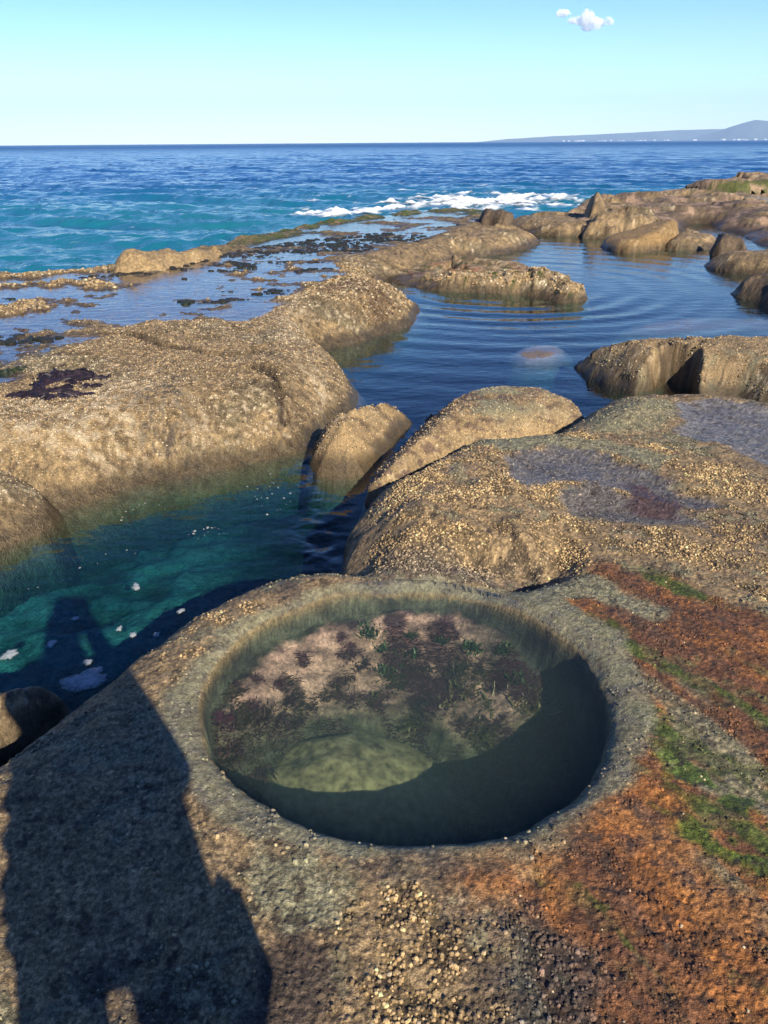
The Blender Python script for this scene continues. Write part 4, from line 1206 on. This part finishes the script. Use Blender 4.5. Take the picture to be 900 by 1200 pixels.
blob('sunken_boulder', (-0.15, 2.17, -0.60), (0.44, 0.36, 0.31), plain_material('silted boulder', (0.155, 0.140, 0.066), rough=0.9, vary=0.75, scale=30, bump=0.5),
     'round silt-green boulder lying in the deep half of the round pool', 'boulder', 601)

RED = (0.075, 0.026, 0.030); DGREEN = (0.022, 0.050, 0.012); OLV = (0.075, 0.065, 0.022); STRAW = (0.15, 0.135, 0.055)
red_spots = [(395, 742), (352, 770), (330, 800), (300, 795), (372, 800), (340, 835), (285, 830), (262, 822), (300, 860), (262, 860), (325, 868), (420, 760), (385, 775), (405, 735), (500, 748), (545, 755), (470, 745)]


def turf():
    n = 75000
    rr = RR * np.sqrt(rng.random(n)); aa = rng.random(n) * 2 * np.pi
    x = RC[0] + rr * np.cos(aa); y = RC[1] + rr * np.sin(aa)
    z, r, ed = plat_height(x, y)
    pk = fbm(x, y, 7, 5, 77) + 0.4 * fbm(x, y, 11, 4, 72) + 0.5 * fbm(x, y, 2.6, 2, 90) + 0.05
    ok = (near_sdf(x, y, LEDGE) > -0.16) & (r < RR - 0.04 - 0.05 * (y > 2.5)) & (pk > -0.06) & (rng.random(n) < sstep(-0.06, 0.12, pk))
    x, y, z = x[ok], y[ok], z[ok]; n = len(x); S = 3
    a = rng.random(n) * 6.283; L_ = 0.012 + 0.022 * rng.random(n); w = 0.0012 + 0.0020 * rng.random(n); up = 0.15 + 0.6 * rng.random(n)
    dx, dy = np.cos(a), np.sin(a); co = []
    for k in range(S + 1):
        t = k / S
        ww = w * (1.0 - 0.8 * t ** 2)
        px_ = x + dx * L_ * t; py_ = y + dy * L_ * t; pz_ = z - 0.002 + L_ * up * t * (1 - 0.5 * t)
        co += [np.stack([px_ + dy * ww, py_ - dx * ww, pz_], 1), np.stack([px_ - dy * ww, py_ + dx * ww, pz_], 1)]
    co = np.stack(co, 1).reshape(-1, 3)
    b = np.arange(n)[:, None] * (2 * S + 2)
    q = np.concatenate([np.concatenate([b + 2 * k, b + 2 * k + 1, b + 2 * k + 3, b + 2 * k + 2], 1) for k in range(S)])
    mixv = fbm(x, y, 5, 3, 78)
    base = mixc(np.zeros((n, 3)) + np.array((0.044, 0.014, 0.018)), np.array((0.034, 0.030, 0.012)), sstep(-0.05, 0.15, mixv + 0.25 * (2.15 - y)))
    base = base * (0.5 + 1.0 * rng.random(n))[:, None]
    cc = np.ones((n, 2 * S + 2, 4)); cc[:, :, :3] = base[:, None, :]
    tag(make_mesh('seaweed_turf', co, quads=q, col=cc.reshape(-1, 4), mat=M_WEED), 'short dark red and olive seaweed turf on the ledge of the round pool', 'seaweed', None, 'stuff')


turf()
names_at = ['near the back rim', 'below the pink crust', 'in the middle of the dark patch', 'left of the middle', 'right of the middle', 'on the slope to the boulder', 'close to the left rim',
            'against the left rim', 'hanging toward the boulder', 'lowest along the left rim', 'touching the shadow of the boulder', 'right of the back tuft', 'behind the middle', 'topmost under the back rim',
            'between two green tufts', 'right of the green tufts', 'left of the small green tuft']
for i, ((px, py), w_) in enumerate(zip(red_spots, names_at)):
    weed('red_seaweed', bed_point(px, py), 150, 0.045, 0.0026, (0.040, 0.018, 0.018) if i % 3 else (0.035, 0.024, 0.012), 'dark red seaweed clump in the round pool, ' + w_, group='red seaweed clumps in the round pool', seed=i)
for i, (px, py, s, lb) in enumerate([(432, 712, 0.062, 'large dark green tuft hanging from the back rim of the round pool'), (483, 731, 0.034, 'small round green tuft on pink crust right of the large tuft'),
                                     (520, 738, 0.030, 'small green tuft in the middle of the back of the round pool'), (557, 746, 0.050, 'dark green tuft right of the middle of the round pool'),
                                     (590, 751, 0.042, 'rightmost dark green tuft near the back of the round pool'), (449, 747, 0.040, 'green tuft on the pink ledge just below the large tuft'),
                                     (455, 790, 0.050, 'green tuft in the middle of the pink ledge'), (482, 775, 0.046, 'bright green tuft in the centre of the ledge'),
                                     (605, 792, 0.045, 'green tuft behind the straw-coloured strands')]):
    weed('green_seaweed', bed_point(px, py, -0.18), 170, s * 0.75, 0.0035, DGREEN, lb, group='green seaweed tufts in the round pool', seed=40 + i, lift=0.8)
for i, (px, py, n, ln, lb) in enumerate([(590, 838, 110, 0.15, 'pale straw-coloured strands spreading on the right of the ledge'), (550, 795, 90, 0.12, 'fine pale strands in the middle right of the ledge'),
                                         (645, 770, 26, 0.08, 'short pale strands by the dark right wall of the round pool')]):
    weed('stringy_seaweed', bed_point(px, py, -0.28), n, ln, 0.0026, STRAW, lb, group='straw-coloured strands in the round pool', spread=0.35, lean=(1.4, 0.7), lift=0.04, seed=60 + i)
for i, (px, py, lb) in enumerate([(520, 828, 'olive seaweed clump on the slope above the sunken boulder'), (560, 850, 'olive seaweed clump at the front lip of the ledge'), (480, 842, 'olive seaweed clump right behind the sunken boulder'),
                                  (545, 780, 'olive seaweed clump among the pink crust'), (620, 815, 'olive seaweed clump at the right end of the ledge'), (440, 815, 'olive seaweed clump in the middle of the ledge'),
                                  (580, 815, 'olive seaweed clump behind the pale strands')]):
    weed('olive_seaweed', bed_point(px, py, -0.28), 130, 0.055, 0.004, OLV, lb, group='olive seaweed clumps in the round pool', seed=70 + i)

# weed lying on the shelf
def plat_at(px, py, z):
    p = ground(px, py, z); return (p[0], p[1], z)


def shelf_top(x, y):
    hit, loc, nor, idx = bpy.data.objects['rock_shelf'].ray_cast(Vector((x, y, 3)) - bpy.data.objects['rock_shelf'].location, Vector((0, 0, -1)))
    return (loc.z + bpy.data.objects['rock_shelf'].location.z) if hit else 0.05


for i, (px, py, s, lb) in enumerate([(52, 458, 0.20, 'nearest black-purple seaweed heap on the wet left shelf'), (70, 462, 0.16, 'small black-purple seaweed heap at the edge of the white crust'),
                                     (72, 440, 0.24, 'largest black-purple seaweed heap on the wet left shelf'), (95, 442, 0.16, 'black-purple seaweed heap right of the largest one'),
                                     (122, 440, 0.12, 'small dark seaweed heap farthest right on the wet shelf'), (8, 430, 0.16, 'dark green seaweed heap at the left edge of the shelf'),
                                     (106, 449, 0.12, 'thin black seaweed heap in front of the small dark one')]):
    c0 = ground(px, py, 0.10)
    nth, nr_ = 72, 14
    th = np.arange(nth) * 2 * np.pi / nth
    edge = 1 + 1.5 * fbm(np.cos(th) * 1.3 + i * 5.0, np.sin(th) * 1.3, 1.2, 4, 670, 0.7)
    co = []
    for k in range(nr_ + 1):
        t = k / nr_
        ex = np.cos(th) * s * 1.25 * t * np.clip(edge, 0.3, 2); ey = np.sin(th) * s * 0.70 * t * np.clip(edge, 0.3, 2) + 0.2 * ex
        ez = (0.17 + 0.30 * fbm(ex + i, ey, 13, 4, 671)) * s * (1 - t ** 3) - 0.02 * t ** 2 - 0.012
        co.append(np.stack([ex, ey, ez], 1))
    co = np.concatenate(co)
    qd = np.array([(k * nth + j, (k + 1) * nth + j, (k + 1) * nth + (j + 1) % nth, k * nth + (j + 1) % nth) for k in range(nr_) for j in range(nth)])
    cl = (np.array((0.016, 0.010, 0.015)) if i != 5 else np.array((0.016, 0.024, 0.010))) * (0.4 + 1.2 * worley(co[:, 0] + i, co[:, 1], 40, 672)[1])[:, None]
    o_ = make_mesh('seaweed_heap', co, quads=qd, col=np.concatenate([cl, np.ones((len(cl), 1))], 1), mat=M_WEED)
    o_.location = (c0[0], c0[1], shelf_top(c0[0], c0[1]))
    tag(o_, lb, 'seaweed', 'dark seaweed heaps on the left shelf')

n = 60000
az = rng.uniform(-0.60, 0.35, n); r = rng.uniform(7.5, 24, n)
x = np.sin(az) * r; y = np.cos(az) * r
LIT = outline([(-150, 405), (-150, 345), (0, 335), (130, 322), (250, 300), (330, 285), (420, 275), (560, 262), (540, 275), (420, 305), (340, 340), (300, 375), (180, 385), (60, 402)], Z_SHELF)
fmask = fbm(x / 2.2, y, 0.55, 3, 621) + 0.5 * fbm(x / 2, y, 2.5, 3, 622)
k = (sdf(x, y, LIT) > 0) & (sdf(x, y, SHELF_POLY) > 0.6) & (fmask > 0.08)
x, y = x[k], y[k]
s = 0.018 + 0.055 * rng.random(len(x)) ** 2.5
dk = rng.random(len(x))[:, None]
domes(x, y, np.full(len(x), Z_SHELF - 0.004), s, np.array((0.010, 0.016, 0.008)) * (1 - dk) + np.array((0.022, 0.016, 0.014)) * dk, 'seaweed_litter', M_WEED, flat=0.45)
tag(bpy.data.objects['seaweed_litter'], 'dark scraps of seaweed strewn over the wet shelf', 'seaweed', None, 'stuff')

# ------------------------------------------------------------------ foam floating in the long pool
def foam_patch(px, py, wpx, hpx, label, seed, rot=0.0):
    c0 = ground(px, py, Z_POOL + 0.004); c1 = ground(px + wpx / 2, py, Z_POOL); c2 = ground(px, py - hpx / 2, Z_POOL)
    a = math.hypot(c1[0] - c0[0], c1[1] - c0[1]); b = math.hypot(c2[0] - c0[0], c2[1] - c0[1])
    th = np.linspace(0, 6.283, 48, endpoint=False)
    co = [(0, 0, 0.006)]
    for t, zz in ((0.55, 0.0055), (0.9, 0.004), (1.0, -0.004)):
        rad = t * (1 + 0.9 * fbm(np.cos(th) * 1.0 + seed, np.sin(th) * 1.0, 1.1, 4, 640 + seed))
        for i in range(48):
            ex, ey = math.cos(th[i]) * a * rad[i], math.sin(th[i]) * b * rad[i]
            co.append((ex * math.cos(rot) - ey * math.sin(rot), ex * math.sin(rot) + ey * math.cos(rot), zz))
    tr = [(0, 1 + i, 1 + (i + 1) % 48) for i in range(48)]
    qd = [(1 + k * 48 + i, 1 + (k + 1) * 48 + i, 1 + (k + 1) * 48 + (i + 1) % 48, 1 + k * 48 + (i + 1) % 48) for k in range(2) for i in range(48)]
    o = make_mesh('foam_patch', co, quads=qd, tris=tr, col=[(0, 0, 0, 0.95)] + [(0, 0, 0, a_) for a_ in (0.9, 0.7, 0.0) for _ in range(48)], mat=M_FOAMTHIN)
    o.location = (c0[0], c0[1], Z_POOL + 0.003)
    tag(o, label, 'foam', 'foam patches floating in the long pool')


for i, (px, py, w_, h_, rot, lb) in enumerate([(100, 797, 62, 20, 0.45, 'largest streak of foam on the green pool, near the platform'), (11, 767, 18, 9, 0, 'round white foam patch at the left edge of the green pool'),
                                               (60, 755, 14, 7, 0, 'small white foam patch right of the round one'), (103, 776, 14, 6, 0.2, 'small grey foam patch just behind the large streak'),
                                               (160, 688, 12, 7, 0.5, 'small foam fleck in the middle of the green pool'), (140, 737, 8, 4, 0, 'tiny foam fleck over the pale sand'),
                                               (156, 744, 8, 4, 0, 'tiny foam fleck closest to the rim over the pale sand'), (88, 725, 10, 3, 0, 'thin foam fleck inside the head of the shadow'),
                                               (212, 716, 9, 4, 0, 'foam fleck close beside the golden rim'), (184, 744, 9, 4, 0.2, 'foam fleck next to the tip of the shadow on the rim')]):
    foam_patch(px, py, w_, h_, lb, i, rot)
fl = outline([(150, 590), (250, 562), (320, 552), (350, 585), (300, 620), (180, 640), (60, 690), (20, 690)], Z_POOL)
n = 260
x = rng.uniform(fl[:, 0].min(), fl[:, 0].max(), n); y = rng.uniform(fl[:, 1].min(), fl[:, 1].max(), n)
k = (sdf(x, y, fl) > 0) & (fbm(x, y, 1.2, 3, 651) > 0.02)
x, y = x[k], y[k]
domes(x, y, np.full(len(x), Z_POOL), 0.003 + 0.007 * rng.random(len(x)) ** 2, np.zeros((len(x), 3)) + 0.4, 'foam_flecks', flat=0.25, mat=plain_material('foam flecks', (0.20, 0.20, 0.19), rough=0.8))
tag(bpy.data.objects['foam_flecks'], 'tiny white foam flecks drifting under the far bank of the green pool', 'foam', None, 'stuff')

# ------------------------------------------------------------------ the photographer, standing just behind the lens
def person():
    bm = bmesh.new()

    def ball(p, r):
        ret = bmesh.ops.create_icosphere(bm, subdivisions=2, radius=1.0)
        r = (r, r, r) if isinstance(r, (int, float)) else r
        for v in ret['verts']:
            v.co = Vector((v.co.x * r[0] + p[0], v.co.y * r[1] + p[1], v.co.z * r[2] + p[2]))

    def limb(pts):
        for (p, r), (q, s) in zip(pts[:-1], pts[1:]):
            p = Vector(p); q = Vector(q)
            r = Vector((r, r, r)) if isinstance(r, (int, float)) else Vector(r)
            s = Vector((s, s, s)) if isinstance(s, (int, float)) else Vector(s)
            n = max(2, int((q - p).length / (0.45 * min(r[0], r[1], s[0], s[1]))))
            for i in range(n + 1):
                ball(p.lerp(q, i / n), tuple(r.lerp(s, i / n)))
    X = 0.06; Y = -0.27
    for sx, lx in ((-1, -0.135), (1, 0.125)):
        limb([((X + lx, Y - 0.03, 0.05), (0.045, 0.055, 0.045)), ((X + lx * 1.15, Y + 0.16, 0.035), (0.048, 0.05, 0.032))])      # shoe
        limb([((X + lx, Y, 0.09), 0.055), ((X + lx, Y + 0.005, 0.28), 0.066), ((X + lx * 0.98, Y + 0.015, 0.50), 0.068), ((X + lx * 0.98, Y, 0.70), 0.082), ((X + lx * 0.92, Y, 0.90), 0.10)])
    limb([((X, Y, 0.93), (0.25, 0.15, 0.06)), ((X, Y, 1.02), (0.255, 0.16, 0.10)), ((X, Y, 1.18), (0.245, 0.15, 0.10)), ((X, Y - 0.01, 1.34), (0.215, 0.13, 0.09)), ((X, Y - 0.01, 1.42), (0.17, 0.09, 0.06))])
    limb([((X, Y, 1.44), 0.065), ((X - 0.01, Y + 0.03, 1.54), 0.056)])
    hx, hy, hz = X - 0.015, Y + 0.05, 1.635
    ball((hx, hy, hz), (0.078, 0.095, 0.112)); ball((hx, hy + 0.03, hz - 0.055), (0.058, 0.068, 0.062))
    ball((hx, hy + 0.102, hz - 0.02), (0.013, 0.020, 0.020)); ball((hx, hy + 0.092, hz + 0.012), (0.012, 0.014, 0.02))          # nose
    ball((hx, hy + 0.088, hz - 0.058), (0.024, 0.012, 0.008))                                                             # mouth
    for sx in (-1, 1):
        ball((hx + sx * 0.078, hy - 0.005, hz - 0.01), (0.010, 0.020, 0.032))                                             # ears
        ball((hx + sx * 0.032, hy + 0.082, hz + 0.012), (0.014, 0.010, 0.011))                                            # eyes
        sh = (X + sx * 0.185, Y - 0.01, 1.39); el = (X + sx * 0.185, Y + 0.11, 1.17)
        wr = (sx * 0.084, -0.078, 1.560)
        limb([(sh, 0.075), (((sh[0] + el[0]) / 2, (sh[1] + el[1]) / 2, (sh[2] + el[2]) / 2), 0.072), (el, 0.070), (wr, 0.044)])
        palm = (sx * 0.086, -0.046, 1.612)
        limb([(wr, 0.026), (palm, (0.018, 0.030, 0.030))])
        for k, (ln, dz) in enumerate(((0.058, 0.030), (0.064, 0.012), (0.060, -0.006), (0.048, -0.024))):                 # fingers round the phone's edge
            a = (sx * 0.080, -0.030, 1.615 + dz); b = (sx * 0.076, -0.012, 1.618 + dz); c_ = (sx * (0.076 - ln * 0.35), -0.0045, 1.620 + dz)
            limb([(a, 0.0095), (b, 0.0085), (c_, 0.007)])
        limb([((sx * 0.083, -0.055, 1.60), 0.012), ((sx * 0.068, -0.048, 1.615), 0.010), ((sx * 0.052, -0.036, 1.622), 0.008)])  # thumb
    me = bpy.data.meshes.new('person'); bm.to_mesh(me); bm.free()
    o = bpy.data.objects.new('person', me); COL.objects.link(o)
    r = o.modifiers.new('Remesh', 'REMESH'); r.mode = 'VOXEL'; r.voxel_size = 0.0075; r.use_smooth_shade = True
    sm = o.modifiers.new('Smooth', 'SMOOTH'); sm.factor = 0.5; sm.iterations = 2
    dg = bpy.context.evaluated_depsgraph_get()
    m2 = bpy.data.meshes.new_from_object(o.evaluated_get(dg))
    o.modifiers.clear(); o.data = m2; m2.name = 'person'
    m2.materials.clear()
    for mt in (plain_material('skin', (0.42, 0.24, 0.16), rough=0.55, vary=0.06), plain_material('navy jacket cloth', (0.03, 0.04, 0.07), rough=0.9, vary=0.15),
               plain_material('grey trouser cloth', (0.08, 0.08, 0.09), rough=0.9, vary=0.15), plain_material('shoe leather', (0.03, 0.025, 0.02), rough=0.6, vary=0.1)):
        m2.materials.append(mt)
    for f in m2.polygons:
        c0 = f.center
        hand = c0.y > -0.105 and c0.z > 1.52 and 0.03 < abs(c0.x) < 0.16 and abs(c0.y) < 0.105
        f.material_index = 0 if (c0.z > 1.47 and abs(c0.x - X) < 0.10 and c0.y < -0.11) or hand else 3 if c0.z < 0.085 else 2 if c0.z < 0.86 else 1
        f.use_smooth = True
    # cropped hair as a child
    hb = bmesh.new(); bmesh.ops.create_icosphere(hb, subdivisions=4, radius=1.0)
    v = np.array([p.co[:] for p in hb.verts]); nn = fbm(v[:, 0] * 3, v[:, 1] * 3 + v[:, 2], 4, 3, 660)
    for p, k in zip(hb.verts, nn):
        p.co = Vector((p.co.x * (0.087 + 0.006 * k), p.co.y * (0.100 + 0.006 * k), p.co.z * (0.115 + 0.008 * k)))
    bmesh.ops.delete(hb, geom=[p for p in hb.verts if p.co.z < 0.035 + 0.9 * p.co.y and p.co.z < 0.09 and (p.co.y > -0.02 or p.co.z < -0.06)], context='VERTS')
    hm = bpy.data.meshes.new('hair'); hb.to_mesh(hm); hb.free()
    hm.materials.append(plain_material('brown hair', (0.05, 0.03, 0.018), rough=0.7, vary=0.3, scale=200))
    h = bpy.data.objects.new('hair', hm); COL.objects.link(h); h.location = (hx, hy - 0.006, hz + 0.006); h.parent = o
    tag(o, 'person in navy jacket and grey trousers holding up a phone beside the round pool', 'person')
    # the phone in the hands, just behind the lens
    pb = bmesh.new(); bmesh.ops.create_cube(pb, size=1.0)
    for p in pb.verts: p.co = Vector((p.co.x * 0.132, p.co.y * 0.008, p.co.z * 0.074))
    bmesh.ops.bevel(pb, geom=pb.edges[:], offset=0.003, segments=3, affect='EDGES')
    pm = bpy.data.meshes.new('phone'); pb.to_mesh(pm); pb.free(); pm.materials.append(plain_material('dark phone shell', (0.02, 0.02, 0.022), rough=0.3, vary=0.05))
    p = bpy.data.objects.new('phone', pm); COL.objects.link(p); p.location = (0.0, -0.018, 1.632)
    tag(p, 'slim dark phone held level in both hands', 'phone')
    sb = bmesh.new(); bmesh.ops.create_cube(sb, size=1.0)
    for q_ in sb.verts: q_.co = Vector((q_.co.x * 0.070, q_.co.y * 0.140, q_.co.z * 0.066))
    bmesh.ops.bevel(sb, geom=sb.edges[:], offset=0.0005, segments=1, affect='EDGES'); 
    sm_ = bpy.data.meshes.new('screen'); sb.to_mesh(sm_); sb.free()
    for q_ in sm_.vertices: q_.co = Vector((q_.co.x * 1.78, q_.co.y * 0.004, q_.co.z))
    sm_.materials.append(plain_material('phone glass', (0.01, 0.01, 0.012), rough=0.08, vary=0.0))
    s_ = bpy.data.objects.new('screen', sm_); COL.objects.link(s_); s_.location = (0, -0.0042, 0); s_.parent = p
    # bag at the right hip
    gb = bmesh.new(); bmesh.ops.create_cube(gb, size=1.0)
    for q_ in gb.verts: q_.co = Vector((q_.co.x * (0.11 if q_.co.z < 0 else 0.07), q_.co.y * 0.26, q_.co.z * 0.20))
    bmesh.ops.bevel(gb, geom=gb.edges[:], offset=0.03, segments=4, affect='EDGES')
    gm = bpy.data.meshes.new('shoulder_bag'); gb.to_mesh(gm); gb.free(); gm.polygons.foreach_set('use_smooth', np.ones(len(gm.polygons), bool))
    cloth = plain_material('black canvas', (0.025, 0.025, 0.025), rough=0.9, vary=0.2, scale=120, bump=0.2); gm.materials.append(cloth)
    g = bpy.data.objects.new('shoulder_bag', gm); COL.objects.link(g); g.location = (X + 0.245, Y, 0.86)
    tag(g, 'black canvas shoulder bag hanging at the right hip of the person', 'bag')
    tb = bmesh.new()
    path = [Vector((0.0, 0.02, 0.09)), Vector((-0.06, 0.135, 0.25)), Vector((-0.20, 0.155, 0.42)), Vector((-0.36, 0.10, 0.56)), Vector((-0.42, 0.0, 0.60)), Vector((-0.36, -0.13, 0.55)), Vector((-0.20, -0.165, 0.40)), Vector((-0.06, -0.14, 0.24)), Vector((0.0, -0.02, 0.09))]
    rows = [[tb.verts.new(c0 + Vector((0.012, 0, 0.016))), tb.verts.new(c0 - Vector((0.012, 0, 0.016)))] for c0 in path]
    for r0, r1 in zip(rows[:-1], rows[1:]): tb.faces.new((r0[0], r0[1], r1[1], r1[0]))
    tm = bpy.data.meshes.new('strap'); tb.to_mesh(tm); tb.free(); tm.materials.append(cloth)
    t = bpy.data.objects.new('strap', tm); COL.objects.link(t); t.parent = g
    so = t.modifiers.new('Solidify', 'SOLIDIFY'); so.thickness = 0.004


person()
